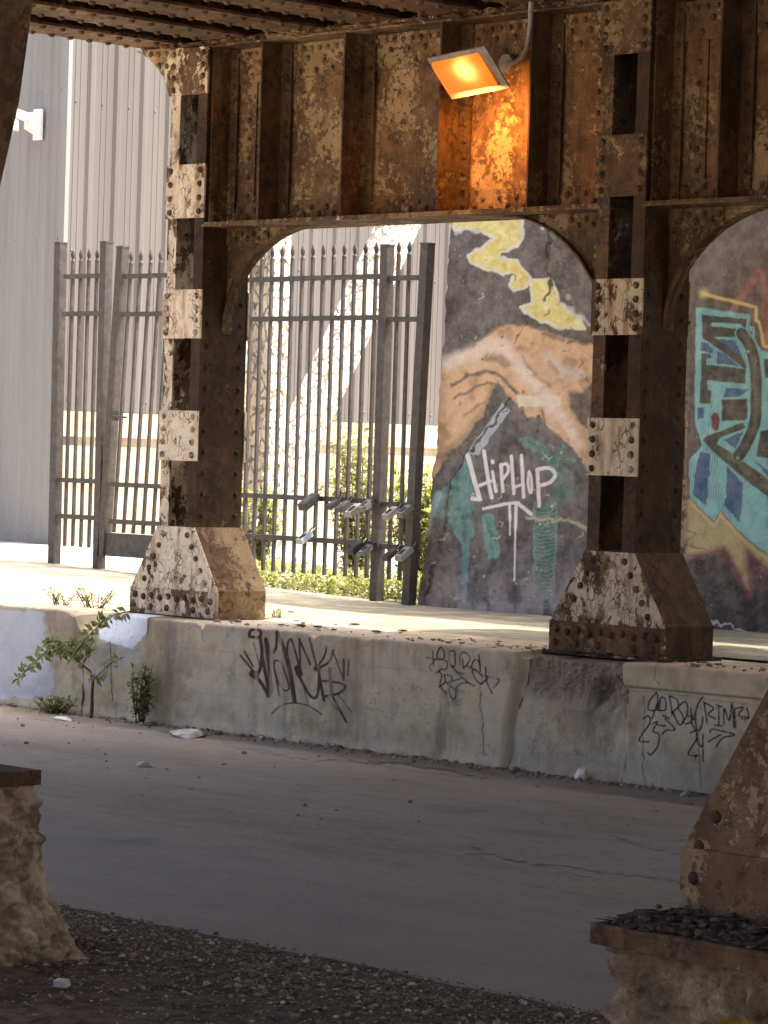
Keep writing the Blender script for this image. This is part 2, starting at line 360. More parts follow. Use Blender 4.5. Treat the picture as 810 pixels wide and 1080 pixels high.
# ================================================================== STEEL COLUMN (built at column 2, copied)
def build_column(loc, label, group):
    t = Thing('steel_column', label, 'column', loc, group); u0, v0, zb = loc
    X = lambda a, b, c, d, e, f: (u0+a, u0+b, v0+c, v0+d, zb+e, zb+f)
    H = 3.36
    for s in (-1, 1):
        m = MB(); a, b = sorted((s*.163, s*.151)); m.box(*X(a, b, .0, .36, .531, H))
        a, b = sorted((s*.151, s*.080)); m.box(*X(a, b, .0, .013, .531, H)); m.box(*X(a, b, .347, .36, .531, H))
        z = .60
        while z < H-.03:
            for (yy) in ((.045, .315) if s < 0 else (.05, .31)):
                m.rivet((u0+s*.163, v0+yy, zb+z), (s, 0, 0), .015)
                m.rivet((u0+s*.151, v0+yy, zb+z+.05), (-s, 0, 0), .015)
            z += .125
        if s > 0:
            z = 2.3
            while z < H-.05:
                m.rivet((u0+.163, v0+.13, zb+z+.06), (1, 0, 0), .015); z += .125
        t.part('side_channel', m, STEEL, (.30 if s < 0 else .42, .35, .40))
    bats = []
    for z0, z1 in ((.918, 1.213), (1.638, 1.925), (2.345, 2.66), (3.07, 3.345)):
        for f in (0, 1):
            m = MB(); w = .172
            ya, yb = (-.014, -.0005) if not f else (.3605, .374)
            m.box(*X(-w, w, ya, yb, z0, z1)); ny = -1 if not f else 1
            k = 4 if z1-z0 > .2 else 3
            for i in range(k):
                zz = z0+.035+(z1-z0-.07)*i/(k-1)
                for xx in (-.132, .132): m.rivet((u0+xx, v0+(ya if not f else yb), zb+zz), (0, ny, 0), .018)
            bats.append(t.part('batten_plate', m, STEEL, (.62, .5, .5)))
    # flared foot
    m = MB()
    prof = [(-.39, 0), (.39, 0), (.39, .165), (.168, .53), (-.168, .53), (-.39, .165)]
    m.prism([(u0+x, zb+z) for x, z in prof], v0+.0, v0+.372)
    t.part('foot_casing', m, STEEL, (.02, .62, .5)); m = MB(); m.prism([(u0+x*.995, zb+.002+z*.995) for x, z in prof], v0-.007, v0-.0006)
    for k in range(5):
        zz = .21+k*.068; e = .39-(zz-.165)*.222/.365-.09
        for xx in (-e, e): m.rivet((u0+xx, v0-.007, zb+zz), (0, -1, 0), .017)
    foot = t.part('foot_face', m, STEEL, (.62, .55, .5))
    m = MB(); m.box(*X(-.392, .392, -.016, -.0006, .006, .158))
    for k in range(10): m.rivet((u0-.34+k*.0755, v0-.016, zb+.115-.012*(k % 2)), (0, -1, 0), .019)
    for xx in (-.35, -.20, -.05, .19, .32): m.rivet((u0+xx, v0-.016, zb+.045), (0, -1, 0), .019)
    band = t.part('foot_band', m, STEEL, (.32, .45, .42))
    m = MB(); m.box(*X(-.42, .42, -.04, .41, -.012, .004)); t.part('bearing_plate', m, STEEL, (.0, .2, .22))
    return t
col2 = build_column((UC2, VF, ZP), 'rusty riveted steel column with dim cream battens, standing at the right beside the graffiti mural', 'steel viaduct columns')
def kids(r, n): return [c for c in r.children if c.name.split('.')[0] == n]
def paint_col(r, bat, foot, band, side, cas=(.02, .6, .5)):
    for c in kids(r, 'foot_casing'): setc(c, cas)
    for i, c in enumerate(kids(r, 'batten_plate')): setc(c, bat[(i//2) % len(bat)])
    for c in kids(r, 'foot_face'): setc(c, foot)
    for c in kids(r, 'foot_band'): setc(c, band)
    for i, c in enumerate(kids(r, 'side_channel')): setc(c, side[i])
col1 = dup(col2.o, (UC1, VF, ZP), 'peeling white riveted steel column with flared foot at the left, beside the leaning iron gate')
colN = dup(col2.o, (-4.0, 5.225, ZP), 'dark orange rusted flared column foot on the near right stone pedestal')
colL = dup(col2.o, (-7.86, 5.225, ZP), 'rusted column on the near left stone pedestal, mostly outside the picture')
paint_col(col2.o, [(.80, .5, .46), (.66, .6, .42), (.34, .6, .40), (.20, .7, .42)], (.62, .5, .42), (.30, .4, .42), [(.34, .4, .38), (.05, .2, .21)], (.0, .35, .30))
paint_col(col1, [(.86, .5, .62), (.90, .5, .64), (.68, .6, .6), (.52, .7, .6)], (.74, .6, .62), (.60, .6, .58), [(.62, .5, .56), (.03, .25, .21)], (.08, .75, .42))
paint_col(colN, [(.1, .2, .4)], (.24, .52, .38), (.10, .46, .34), [(.1, .2, .4)]*2, (.0, .2, .32))
import bmesh
for nm in ('foot_face', 'foot_band'):              # the near foot shows plain corroded plates
    c = kids(colN, nm)[0]; me = c.data.copy(); c.data = me; b = bmesh.new(); b.from_mesh(me)
    bmesh.ops.delete(b, geom=[q for q in b.faces if q.material_index == 1], context='FACES'); b.to_mesh(me); b.free()
m = MB()
for x, y in ((736, 893), (733, 926), (754, 862)):
    p = onv(x, y, 5.215); m.rivet((p[0], 5.217 if y < 900 else 5.208, p[2]), (0, -1, 0), .014, .006)
obj('bolt', m, STEEL, colN, (.0, .0, .15), None, (-4.0, 5.225, ZP))
paint_col(colL, [(.1, .2, .4)], (.05, .2, .55), (.0, .1, .5), [(.1, .2, .4)]*2)
colE = dup(col2.o, (2*UC2-UC1, VF, ZP), 'brown rusted steel column at the right end of the dark girder, outside the picture')
paint_col(colE, [(.5, .5, .4)], (.45, .5, .4), (.3, .4, .4), [(.1, .2, .3)]*2, (.0, .35, .30))
# corner gusset to the left of column 1's head
m = MB(); pts = []
for k in range(9):
    a = k/8*math.pi/2; pts.append((-.172-.32*(.55*(k/8)**1.3+.45*(1-math.cos(a))), 3.07+.29*(.5*k/8+.5*math.sin(a))))
out = [(UC1-.172, ZP+3.07)] + [(UC1+x, ZP+z) for x, z in pts[1:]] + [(UC1-.172, ZP+3.36)]
m.prism(out[::-1], VF-.013, VF+.0)
for x, z in ((-.21, 3.325), (-.28, 3.325), (-.35, 3.33), (-.20, 3.25), (-.27, 3.26)): m.rivet((UC1+x, VF-.013, ZP+z), (0, -1, 0), .017)
hb = obj('head_gusset', m, STEEL, col1, (.50, .7, .6), None, (UC1, VF, ZP))
m = MB(); P_ = pts
for (xa, za), (xb, zb_) in zip(P_[:-1], P_[1:]):
    m.hexa([(UC1+xa, VF+.001, ZP+za), (UC1+xa+.012, VF+.001, ZP+za), (UC1+xa+.012, VF+.20, ZP+za), (UC1+xa, VF+.20, ZP+za), (UC1+xb, VF+.001, ZP+zb_), (UC1+xb+.012, VF+.001, ZP+zb_), (UC1+xb+.012, VF+.20, ZP+zb_), (UC1+xb, VF+.20, ZP+zb_)])
obj('gusset_edge', m, STEEL, hb, (.3, .4, .4), None, (UC1, VF, ZP))

# ================================================================== PLATE GIRDER between the columns
VW = 12.19
def build_girder(ua, ub, label):
    uc = (ua+ub)/2; t = Thing('plate_girder', label, 'girder', (uc, VW, 2.9), 'riveted plate girders')
    m = MB(); m.box(ua, ub, VW, VW+.012, 2.93, 3.95); t.part('web_plate', m, STEEL, (.10, .66, .70))
    m = MB(); m.box(ua-.02, ub+.02, VF-.005, VF+.395, 2.903, 2.916); m.box(ua, ub, VF+.0, VF+.39, 2.9165, 2.928); t.part('bottom_flange', m, STEEL, (.30, .7, .5))
    m = MB(); m.box(ua-.38, ub+.06, VF-.05, VF+.44, 3.965, 3.98); m.box(ua, ub, VF-.0, VF+.39, 3.951, 3.9645)
    # crust of dirt and scale along the lip
    for k in range(150):
        u = random.uniform(ua-.38, ub); m.rock((u, VF-.05+random.uniform(-.01, .02), 3.972+random.uniform(-.012, .012)), random.uniform(.012, .03), (1.6, 1, .6))
    t.part('top_flange', m, STEEL, (.34, .6, .45))
    m = MB(); m.box(ua, ub, VW-.013, VW-.0006, 2.9285, 3.05)
    k = 0; u = ua+.05
    while u < ub: m.rivet((u, VW-.013, 3.005 if k % 2 else 2.965), (0, -1, 0), .0165); u += .062; k += 1
    t.part('bottom_angle', m, STEEL, (.05, .60, .55))
    m = MB(); m.box(ua, ub, VW-.013, VW-.0006, 3.75, 3.9505)
    k = 0; u = ua+.05
    while u < ub: m.rivet((u, VW-.013, (3.79, 3.86)[k % 2]), (0, -1, 0), .0175); m.rivet((u+.03, VW-.013, 3.915), (0, -1, 0), .0165); u += .068; k += 1
    t.part('top_angle', m, STEEL, (.12, .68, .6))
    for du in (.62, 1.31, 2.07, 2.74):
        u = (ua-.163)+du
        m = MB(); m.box(u-.012, u, VF+.012, VW-.0145, 2.93, 3.95)       # outstanding leg
        m.box(u+.0006, u+.085, VW-.027, VW-.0142, 2.93, 3.95)           # riveted leg
        m.box(u-.085, u-.0126, VW-.027, VW-.0142, 2.93, 3.95)
        z = 2.97
        while z < 3.93: m.rivet((u+.05, VW-.027, z), (0, -1, 0), .0155); m.rivet((u-.06, VW-.027, z), (0, -1, 0), .0155); z += .088
        t.part('stiffener', m, STEEL, (.04, .40, .34))
    for s in (-1, 1):
        ue = ua if s < 0 else ub; i = -s
        m = MB(); a, b = sorted((ue+i*.001, ue+i*.075)); m.box(a, b, VW-.026, VW-.0136, 2.93, 3.95)
        a, b = sorted((ue+i*.001, ue+i*.013)); m.box(a, b, VF+.03, VW-.0265, 2.93, 3.95)
        z = 2.97
        while z < 3.93: m.rivet((ue+i*.045, VW-.026, z), (0, -1, 0), .0165); z += .085
        t.part('end_angle', m, STEEL, (.10, .60, .55))
        # splice strip on the web
        m = MB(); a, b = sorted((ue+i*.12, ue+i*.23)); m.box(a, b, VW-.012, VW-.0006, 3.051, 3.749)
        for zz in np.arange(3.09, 3.74, .11): m.rivet((ue+i*.175, VW-.012, zz), (0, -1, 0), .0155)
        t.part('splice_strip', m, STEEL, (.08, .66, .58))
        # curved corner bracket
        A, Bz = ((.78, .62) if s < 0 else (.85, .90)); z0 = 2.902-Bz; ex = ue+i*.001; N = 18
        arc = [(ex+i*A*(1-math.cos(k/N*math.pi/2)), z0+Bz*math.sin(k/N*math.pi/2)) for k in range(N+1)]
        poly = [(ex, z0)]+arc[1:]+[(ex, 2.902)]
        m = MB(); m.prism(poly if i > 0 else poly[::-1], VW, VW+.012)
        if i > 0: m.f = [f[::-1] for f in m.f]
        k = 0
        for dd in np.arange(.08, .35, .052):
            m.rivet((ex+i*dd, VW-.0125, 2.868 if k % 2 else 2.838), (0, -1, 0), .0165); k += 1
        m2 = MB(); a, b = sorted((ex+i*.0, ex+i*.36)); m.box(a, b, VW-.0125, VW-.0006, 2.81, 2.9015)
        br = t.part('corner_bracket', m, STEEL, (.22, .66, .5))
        for (xa, za), (xb, zb_) in zip(arc[:-1], arc[1:]):
            m2.hexa([(xa, VW-.03, za), (xa-i*.012, VW-.03, za+.004), (xa-i*.012, VW+.05, za+.004), (xa, VW+.05, za), (xb, VW-.03, zb_), (xb-i*.008, VW-.03, zb_+.01), (xb-i*.008, VW+.05, zb_+.01), (xb, VW+.05, zb_)])
        t.part('bracket_flange', m2, STEEL, (.12, .5, .45), parent=br)
    return t
gir = build_girder(UC1+.165, UC2-.165, 'rusty riveted plate girder holding the lit orange floodlight, between the two columns')
gir2 = dup(gir.o, tuple(Vector(gir.loc)+Vector((UC2-UC1, 0, 0))), 'dark rusty plate girder running right from the right column over the cyan graffiti')
for c in gir2.children:
    r, g_, b_ = c.color[:3]; setc(c, (r*.9, g_*.9, b_*.85))  # copy toned darker, standing in for light fading toward the right

# ================================================================== DECK
VB = 13.5; UW = -11.6
t = Thing('bridge_deck', 'rusty riveted bridge deck of dark beams overhead', 'bridge deck', (-9, 6, 3.98))
UL = -14.5; BV0 = 5.3
for k in range(14):
    u = UL+.62*k; vb = VB if u < UW else 14.52
    m = MB(); m.box(u, u+.34, BV0, vb, 3.983, 4.0); m.box(u+.163, u+.177, BV0, vb, 4.0, 4.32)
    v = 7.9
    while v < 12.9:
        for du in (.05, .29): m.rivet((u+du, v+(.03 if du > .1 else 0), 3.983), (0, 0, -1), .02, .02)
        v += .14
    t.part('deck_beam', m, STEEL, (.06, .35, .62))
m = MB(); m.box(UL-.02, UW-.001, BV0, VB, 4.32, 4.40); t.part('soffit_plate', m, STEEL, (.0, .1, .25))
m = MB(); m.box(UW, 14, BV0, 14.52, 4.32, 4.40); t.part('soffit_plate', m, STEEL, (.0, .1, .25))
m = MB(); m.box(-6.5, 14, -4., BV0-.001, 4.32, 4.40); t.part('soffit_plate', m, STEEL, (.0, .1, .25))  # unseen cover, added to block light so the right side falls off darker
m = MB(); m.box(UL-.02, UL+.0, BV0, VB, 4.4, 4.9); m.box(UL+.001, UW, VB-.02, VB, 4.0005, 4.9); t.part('fascia', m, STEEL, (.1, .4, .4))

# ================================================================== FLOODLIGHT and conduit
tl = Vector(onv(450, 62, 11.74)); ax = Vector((.425, 0, .035)); bx = Vector((.0, .20, -.195)); nx = ax.cross(bx).normalized()
if nx.y > 0: nx = -nx
cen = tl+ax*.5+bx*.5
t = Thing('floodlight', 'lit orange floodlight tilted out from the rusty girder', 'lamp', tuple(cen))
def rect(c, a, b, d): return [c-a-b+d, c+a-b+d, c+a+b+d, c-a+b+d]
m = MB()
o1 = rect(cen, ax*.5, bx*.5, nx*.0); i1 = rect(cen, ax*.40, bx*.38, nx*.0); o2 = rect(cen, ax*.5, bx*.5, -nx*.010)
m.add(o1+i1+o2, [(0, 1, 5, 4), (1, 2, 6, 5), (2, 3, 7, 6), (3, 0, 4, 7), (1, 0, 8, 9), (2, 1, 9, 10), (3, 2, 10, 11), (0, 3, 11, 8), (8, 11, 10, 9)])
frame = t.part('frame', m, PIPE)
m = MB(); o1 = rect(cen, ax*.44, bx*.44, -nx*.0105); o2 = rect(cen, ax*.36, bx*.30, -nx*.09)
o2 = rect(cen, ax*.36, bx*.30, -nx*.05); m.add(o1+o2, [(0, 1, 5, 4), (1, 2, 6, 5), (2, 3, 7, 6), (3, 0, 4, 7), (4, 5, 6, 7), (3, 2, 1, 0)]); t.part('housing', m, PIPE)
m = MB(); o1 = rect(cen-ax*.05, ax*.405, bx*.40, nx*.002); o2 = rect(cen-ax*.07, ax*.345, bx*.30, nx*.035)
m.add(o1+o2, [(0, 1, 5, 4), (1, 2, 6, 5), (2, 3, 7, 6), (3, 0, 4, 7), (4, 5, 6, 7)])
t.part('lens', m, LENS)
LD = bpy.data.lights.new('floodlight_glow', 'AREA'); LD.shape = 'RECTANGLE'; LD.size = .3; LD.size_y = .16; LD.energy = 2.3; LD.color = (1., .34, .045)
LO = bpy.data.objects.new('floodlight_glow', LD); COL.objects.link(LO); LO.parent = t.o
Lm = Matrix((ax.normalized(), bx.normalized(), -nx)).transposed().to_4x4()
dl = (Vector((.0, .85, -.62))).normalized(); LO.matrix_local = Matrix.Translation(nx*.075+bx*.42) @ dl.to_track_quat('-Z', 'Y').to_matrix().to_4x4()
m = MB(); pts = [onv(x, y, v) for x, y, v in ((535, 67, 12.165), (543, 66, 12.15), (551, 60, 12.12), (556, 50, 12.08), (558.5, 36, 12.03), (559.5, 22, 11.98), (560, 8, 11.90), (560.5, -6, 11.88))]
m.tube(pts, .014, 10)
p0 = Vector(pts[0]); m.tube([p0+Vector((0, .03, 0)), p0+Vector((0, -.015, 0))], .05, 14)
single('conduit', m, PIPE, 'bent grey conduit rising from the girder right of the floodlight', 'conduit', tuple(p0))

# ================================================================== CONCRETE KERB WALL
VW0 = 11.76
def wall_grid(u0f, u1f, nu, zt, frontf, nz=110, topn=10, vback=12.5, rnd=.018, topf=None):
    s = np.linspace(0, 1, nu)[None, :]; zs = np.linspace(-.03, zt, nz)[:, None]
    u0 = u0f(zs) if callable(u0f) else u0f+0*zs; u1 = u1f(zs) if callable(u1f) else u1f+0*zs
    Ug = u0+(u1-u0)*s; Zg = zs+0*s
    Vg = VW0+frontf(Ug, Zg)
    e = np.clip((Zg-(zt-rnd))/rnd, 0, 1); Vg = Vg+rnd*(1-np.sqrt(np.clip(1-e*e, 0, 1)))
    if topf is not None: Zg = Zg - np.clip((Zg-(zt-.12))/.12, 0, 1)*topf(Ug)
    P = np.stack([Ug, Vg, Zg], -1)
    tv = np.linspace(0, 1, topn+1)[1:, None]
    Ut = np.repeat(Ug[-1:], topn, 0); Vt = Vg[-1:]+(vback-Vg[-1:])*tv**1.4; Zt = Zg[-1:]+0*tv
    Zt = Zt*(1-tv)+zt*tv + (fbm(Ut*6, Vt*6, 3)-.5)*.006*(1-tv)
    return np.concatenate([P, np.stack([Ut, Vt, Zt], -1)], 0)
def add_wall(label, P, col, mat=None, group='concrete kerb wall blocks'):
    n, mm = P.shape[:2]; idx = np.arange(n*mm).reshape(n, mm)
    L = list(idx[:, 0]); Rr = list(idx[:, -1])
    loc = tuple(P[0, mm//2]*np.array([1, 1, 0]))
    bl, br = P[-1, 0].copy(), P[-1, -1].copy(); bl[2] = br[2] = -.03
    b = n*mm; fs = [tuple(map(int, L))+(b,), tuple(map(int, Rr[::-1]))+(b+1,)]
    o = gridmesh('concrete_wall', P, mat or CONC, None, loc, col, ([bl, br], fs)); return tag(o, label, 'concrete wall', group)
def cat(L, k=5):
    if len(L) < 3: return L
    Q = [L[0]]+list(L)+[L[-1]]; o = []
    for i in range(1, len(Q)-2):
        p0, p1, p2, p3 = [np.array(q, float) for q in Q[i-1:i+3]]
        for t in np.linspace(0, 1, k, endpoint=False): o.append(tuple(.5*(2*p1+(p2-p0)*t+(2*p0-5*p1+4*p2-p3)*t*t+(3*p1-p0-3*p2+p3)*t**3)))
    return o+[tuple(L[-1])]
def strokes(pt, base, sc, L, col, wmul=1., soft=.6):
    for w, pts in L:
        pt.line([(base[0]+x/sc, base[1]+y/sc) for x, y in cat(pts)], w/sc*wmul, col, soft, .6)
TAG1 = [(18, [(105, 95), (110, 60), (150, 50), (175, 70), (165, 100), (110, 95)]), (20, [(170, 90), (182, 200), (165, 305), (130, 330)]), (46, [(128, 322), (138, 330)]), (13, [(50, 210), (125, 300)]), (13, [(75, 185), (125, 275)]),
 (8, [(130, 130), (170, 280)]), (20, [(130, 330), (175, 375), (220, 455)]), (20, [(180, 200), (225, 440)]), (22, [(205, 110), (235, 400), (220, 455)]), (18, [(205, 110), (235, 185), (268, 160), (273, 65)]), (30, [(232, 185), (246, 188)]),
 (26, [(275, 75), (320, 180), (355, 320), (380, 490)]), (12, [(260, 240), (300, 258), (345, 395), (320, 425), (280, 370), (255, 290), (260, 240)]), (11, [(240, 200), (288, 460)]), (14, [(335, 200), (340, 130), (365, 120), (405, 270)]), (14, [(410, 110), (415, 300)]), (14, [(410, 110), (475, 265)]), (13, [(470, 105), (512, 265)]),
 (40, [(400, 290), (410, 320)]), (17, [(395, 300), (430, 380), (480, 460), (518, 455), (530, 330), (515, 285)]), (7, [(430, 380), (460, 500)]), (32, [(512, 290), (525, 288)]), (13, [(518, 280), (560, 220), (575, 160)]), (16, [(530, 285), (590, 250), (615, 180)]), (9, [(615, 185), (680, 360)]), (14, [(680, 360), (680, 235)]), (13, [(705, 330), (712, 240)]),
 (20, [(595, 290), (605, 440)]), (15, [(555, 365), (640, 375), (690, 400), (650, 440), (560, 460)]), (18, [(530, 330), (560, 485)]), (16, [(600, 440), (695, 615)]), (8, [(640, 440), (730, 560)]), (8, [(580, 470), (640, 540)]), (9, [(240, 565), (300, 515), (380, 500), (470, 520), (545, 570)])]
TAG2 = [(13, l) for l in ([(75, 185), (150, 210)], [(130, 130), (140, 260)], [(150, 210), (105, 270), (120, 300)], [(165, 210), (175, 140), (205, 105), (230, 150), (225, 200), (180, 205)], [(180, 205), (250, 220), (250, 290), (210, 290), (165, 320)], [(270, 140), (320, 140), (320, 260), (280, 240), (270, 140)], [(280, 250), (340, 310), (400, 330)],
 [(370, 250), (365, 180), (400, 145), (450, 190), (420, 260), (385, 270)], [(385, 200), (400, 290)], [(420, 260), (500, 300), (560, 350)], [(460, 270), (490, 210), (530, 230), (540, 310)], [(470, 280), (480, 340), (530, 410), (580, 390)], [(330, 310), (420, 390), (490, 435)], [(585, 270), (590, 380), (640, 495)], [(590, 350), (700, 380), (650, 450)], [(540, 420), (600, 370)], [(525, 170), (540, 260)],
 [(190, 310), (210, 350), (195, 430), (250, 500)], [(185, 440), (240, 400), (230, 340)], [(240, 340), (290, 350), (290, 400), (250, 410), (320, 460), (330, 520), (310, 550), (280, 510), (270, 460), (290, 430)], [(310, 390), (370, 370)], [(340, 440), (380, 410), (440, 405)], [(330, 440), (350, 480)])]
TAG3 = [(8, l) for l in ([(175, 110), (135, 160), (130, 210), (180, 200), (180, 120)], [(180, 170), (150, 260)], [(190, 210), (200, 140), (225, 150), (225, 210), (180, 210)], [(210, 240), (250, 260)], [(250, 130), (265, 240)], [(255, 130), (290, 150), (300, 190), (265, 220)], [(270, 220), (300, 290), (330, 280), (320, 230), (300, 200), (330, 165), (350, 180), (350, 240), (320, 280)],
 [(370, 200), (375, 270), (340, 290)], [(350, 240), (400, 260), (370, 270), (400, 330)], [(440, 135), (410, 180), (395, 260), (410, 325), (430, 310), (440, 250)], [(445, 160), (465, 290)], [(445, 165), (500, 200), (470, 235), (510, 260)], [(515, 180), (545, 190)], [(530, 190), (530, 290)], [(505, 295), (550, 300)], [(560, 290), (560, 200), (590, 270), (605, 170), (615, 310)], [(620, 200), (625, 310)], [(630, 200), (670, 195), (640, 240), (690, 250)], [(690, 200), (700, 255), (660, 260)],
 [(95, 260), (130, 245), (135, 290), (75, 380), (130, 390)], [(150, 290), (180, 280), (155, 330), (190, 350), (180, 420), (140, 465), (125, 450)], [(185, 295), (225, 300)], [(205, 350), (230, 325), (280, 320), (225, 260)], [(370, 340), (400, 330), (400, 380), (355, 460), (410, 470)], [(405, 340), (410, 400), (440, 420)], [(395, 470), (400, 500)], [(440, 345), (440, 500)], [(470, 390), (540, 350)], [(480, 335), (500, 320), (620, 350), (550, 370), (515, 420)])]
def wall_paint(P):
    X, Y = pj(P.reshape(-1, 3)); sh = P.shape[:2]
    return Paint(X.reshape(sh), Y.reshape(sh), (.3, .3, .3), 0.)
def rgba(pt): return np.concatenate([pt.c, pt.a[..., None]], -1)
def toe(U, Z): return -.05*np.exp(-((Z)/.035)**2)*fbm(U*5, U*0, 4)
# block far left, blue-white paint
f0 = lambda U, Z: (fbm(U*4, Z*4, 1)-.5)*.03+toe(U, Z)+.02*sstep(.56, .60, Z)*0
P = wall_grid(-22., lambda z: -14.60-.10*sstep(.40, .60, z)+(fbm(z*14, z*0, 8)-.5)*.05, 700, .61, f0, 90, topf=lambda u: .05*sstep(-14.85, -14.68, u)*fbm(u*9, u*0, 2))
pt = wall_paint(P); B = lambda L: [(x/4.765, 630+y/4.765) for x, y in L]
bw = lin((206, 216, 232))*.95
pt.poly(B([(-900, 50), (0, 60), (80, 60), (215, 80), (240, 150), (245, 290), (265, 310), (268, 510), (140, 505), (60, 515), (-900, 520)]), bw, 2.6, 11, .78)
pt.poly(B([(255, 100), (400, 60), (440, 110), (300, 190)]), bw*.9, 4, 20, .22)
add_wall('concrete kerb wall block with flaking bluish white paint, far left', P, rgba(pt))
# short block with white-painted shoulder
u1_ = lambda z: -14.02+.03*(fbm(z*7, z*0, 3)-.5)
f1 = lambda U, Z: (fbm(U*5, Z*5, 11)-.5)*.03+toe(U, Z)+.045*sstep(-14.35, -14.02, U)*0+.10*sstep(.40, .62, Z+.5*(-14.02-U)*0)*sstep(-14.0, -14.35, U)
P = wall_grid(lambda z: -14.585-.08*sstep(.40, .60, z)+(fbm(z*14, z*0, 8)-.5)*.05, u1_, 200, .612, f1, 110, topf=lambda u: .10*sstep(-14.45, -14.68, u))
pt = wall_paint(P)
pt.poly(B([(470, 190), (560, 95), (740, 70), (830, 85), (672, 257), (545, 225)]), lin((232, 238, 246)), 1.5, 8, .95)
pt.poly(B([(395, 300), (480, 245), (700, 240), (700, 330), (560, 380), (540, 440), (400, 470)]), bw*.9, 5, 20, .5)
pt.line(B([(553, 225), (560, 400), (565, 520)]), 1.2, (.08, .07, .06), .5, 2)
add_wall('short concrete wall block with white painted shoulder beside the sapling', P, rgba(pt))
# long block with two tags, rounded broken right end
uR = lambda z: -11.10+.075*sstep(.18, .50, z)+.03*(fbm(z*8, z*0, 21)-.5)
f2 = lambda U, Z: (fbm(U*3, Z*3, 31)-.5)*.022+(fbm(U*22, Z*22, 33, 3)-.5)*.006+toe(U, Z)+.05*sstep(.085, .0, uR(Z)-U)**2
P = wall_grid(u1_, uR, 700, .612, f2, 130, topf=lambda u: .035*sstep(.60, .78, fbm(u*5, u*0, 61))+.008*fbm(u*30, u*0, 62))
pt = wall_paint(P)
strokes(pt, (245, 655), 5.786, TAG1, lin((84, 64, 62))*.7, 1.15)
strokes(pt, (440, 670), 8.1, TAG2, lin((60, 60, 48))*.6, 1.15)
pt.line([(506, 730), (508, 760), (510, 796)], 1.2, (.06, .055, .045), .5, 5)
pt.line([(198, 664), (205, 660), (212, 664), (214, 676)], 1.5, (.1, .09, .07), 1.2, 6, .6)
for k in range(120):
    x, y = random.gauss(420, 60), random.gauss(735, 18); pt.blob(x, y, random.uniform(.4, 1.), (.07, .065, .055), .5, .8)
for yy, op in ((30, .45), (76, .3)):
    pt.line([(165+k*40, 650+k*3.95+yy+random.uniform(-1, 1)) for k in range(11)], 1.1, (.16, .135, .095), .7, 2, op)
for k in range(70):
    x = random.uniform(165, 550); y = 652+(x-167)*.098; L_ = random.uniform(15, 85)
    pt.line([(x, y), (x+random.uniform(-1, 1), y+L_)], random.uniform(.8, 4), ((.66, .62, .50), (.20, .17, .12))[k % 2], 1.8, 2, random.uniform(.12, .4))
for k in range(26):
    pt.blob(random.uniform(165, 550), random.uniform(690, 790), random.uniform(2, 9), ((.24, .19, .13), (.62, .57, .45))[k % 2], 7, random.uniform(.15, .4))
pt.poly([(180, 640), (560, 684), (560, 692), (180, 652)], lin((185, 180, 160)), 2, 4, .4)
add_wall('long concrete wall block bearing the big purple-brown scrawled tag', P, rgba(pt))
# spalled block
def f3(U, Z):
    s = sstep(.30, .5, Z+.12*(fbm(U*5, Z*5, 44)-.5))
    rag = fbm(U*9, Z*9, 41, 6, .6)-.5
    hole = np.exp(-(((U+10.52)/.13)**2+((Z-.40)/.16)**2))
    return .035+rag*(.03+.10*s)+.05*s-.0*hole+.09*hole*fbm(U*6, Z*6, 47)+toe(U, Z)*1.4
u4 = lambda z: -10.32+.05*(fbm(z*9, z*0, 51)-.5)
P = wall_grid(uR, u4, 320, .60, f3, 200, topf=lambda u: .03*fbm(u*12, u*0, 5))
pt = wall_paint(P)
hx = fbm(P[..., 0]*7, P[..., 2]*7, 63)
pt.mix(sstep(.25, .5, P[..., 2]+.3*(hx-.5)), lin((132, 118, 100))*.75, .7)
pt.mix(np.exp(-(((P[..., 0]+10.50)/.12)**2+((P[..., 2]-.43)/.15)**2))*1.3*sstep(.35, .6, hx), lin((72, 58, 48)), .85)
pt.mix(sstep(.18, .02, P[..., 2]), lin((120, 108, 96)), .5)
pt.line([(556, 688), (555, 712), (550, 740), (538, 762), (532, 786), (529, 812)], 3.2, (.035, .03, .024), 1.2, 3, .9)
add_wall('spalled brown concrete wall block below the right column', P, rgba(pt))
# capped block
def f4(U, Z):
    cap = sstep(.478, .492, Z-.006*(fbm(U*4, U*0, 71)-.5))
    ch = np.exp(-(((U+10.25)/.12)**2+((Z-.12)/.35)**2))
    return .03*(1-cap)+(fbm(U*5, Z*5, 72)-.5)*.014+(fbm(U*25, Z*25, 73, 3)-.5)*.006+toe(U, Z)+.02*ch*(fbm(U*14, Z*3, 74)-.3)
P = wall_grid(u4, -4., 1100, .602, f4, 130)
pt = wall_paint(P)
strokes(pt, (660, 710), 5.4, TAG3, lin((50, 46, 38))*.6, 1.3, .5)
for L in ([(678, 733), (680, 760), (677, 792), (680, 830)], [(692, 700), (691, 715), (695, 722)], [(738, 765), (737, 800), (739, 830)]): pt.line(L, 1.1, (.05, .045, .04), .5, 5)
pt.line([(660, 727), (740, 736), (810, 746)], 1.0, (.06, .05, .045), .6, 4, .8)
pt.mix(sstep(.2, .0, P[..., 2]), lin((112, 102, 90)), .45)
add_wall('capped concrete wall block with thin black double tag at the far right', P, rgba(pt))

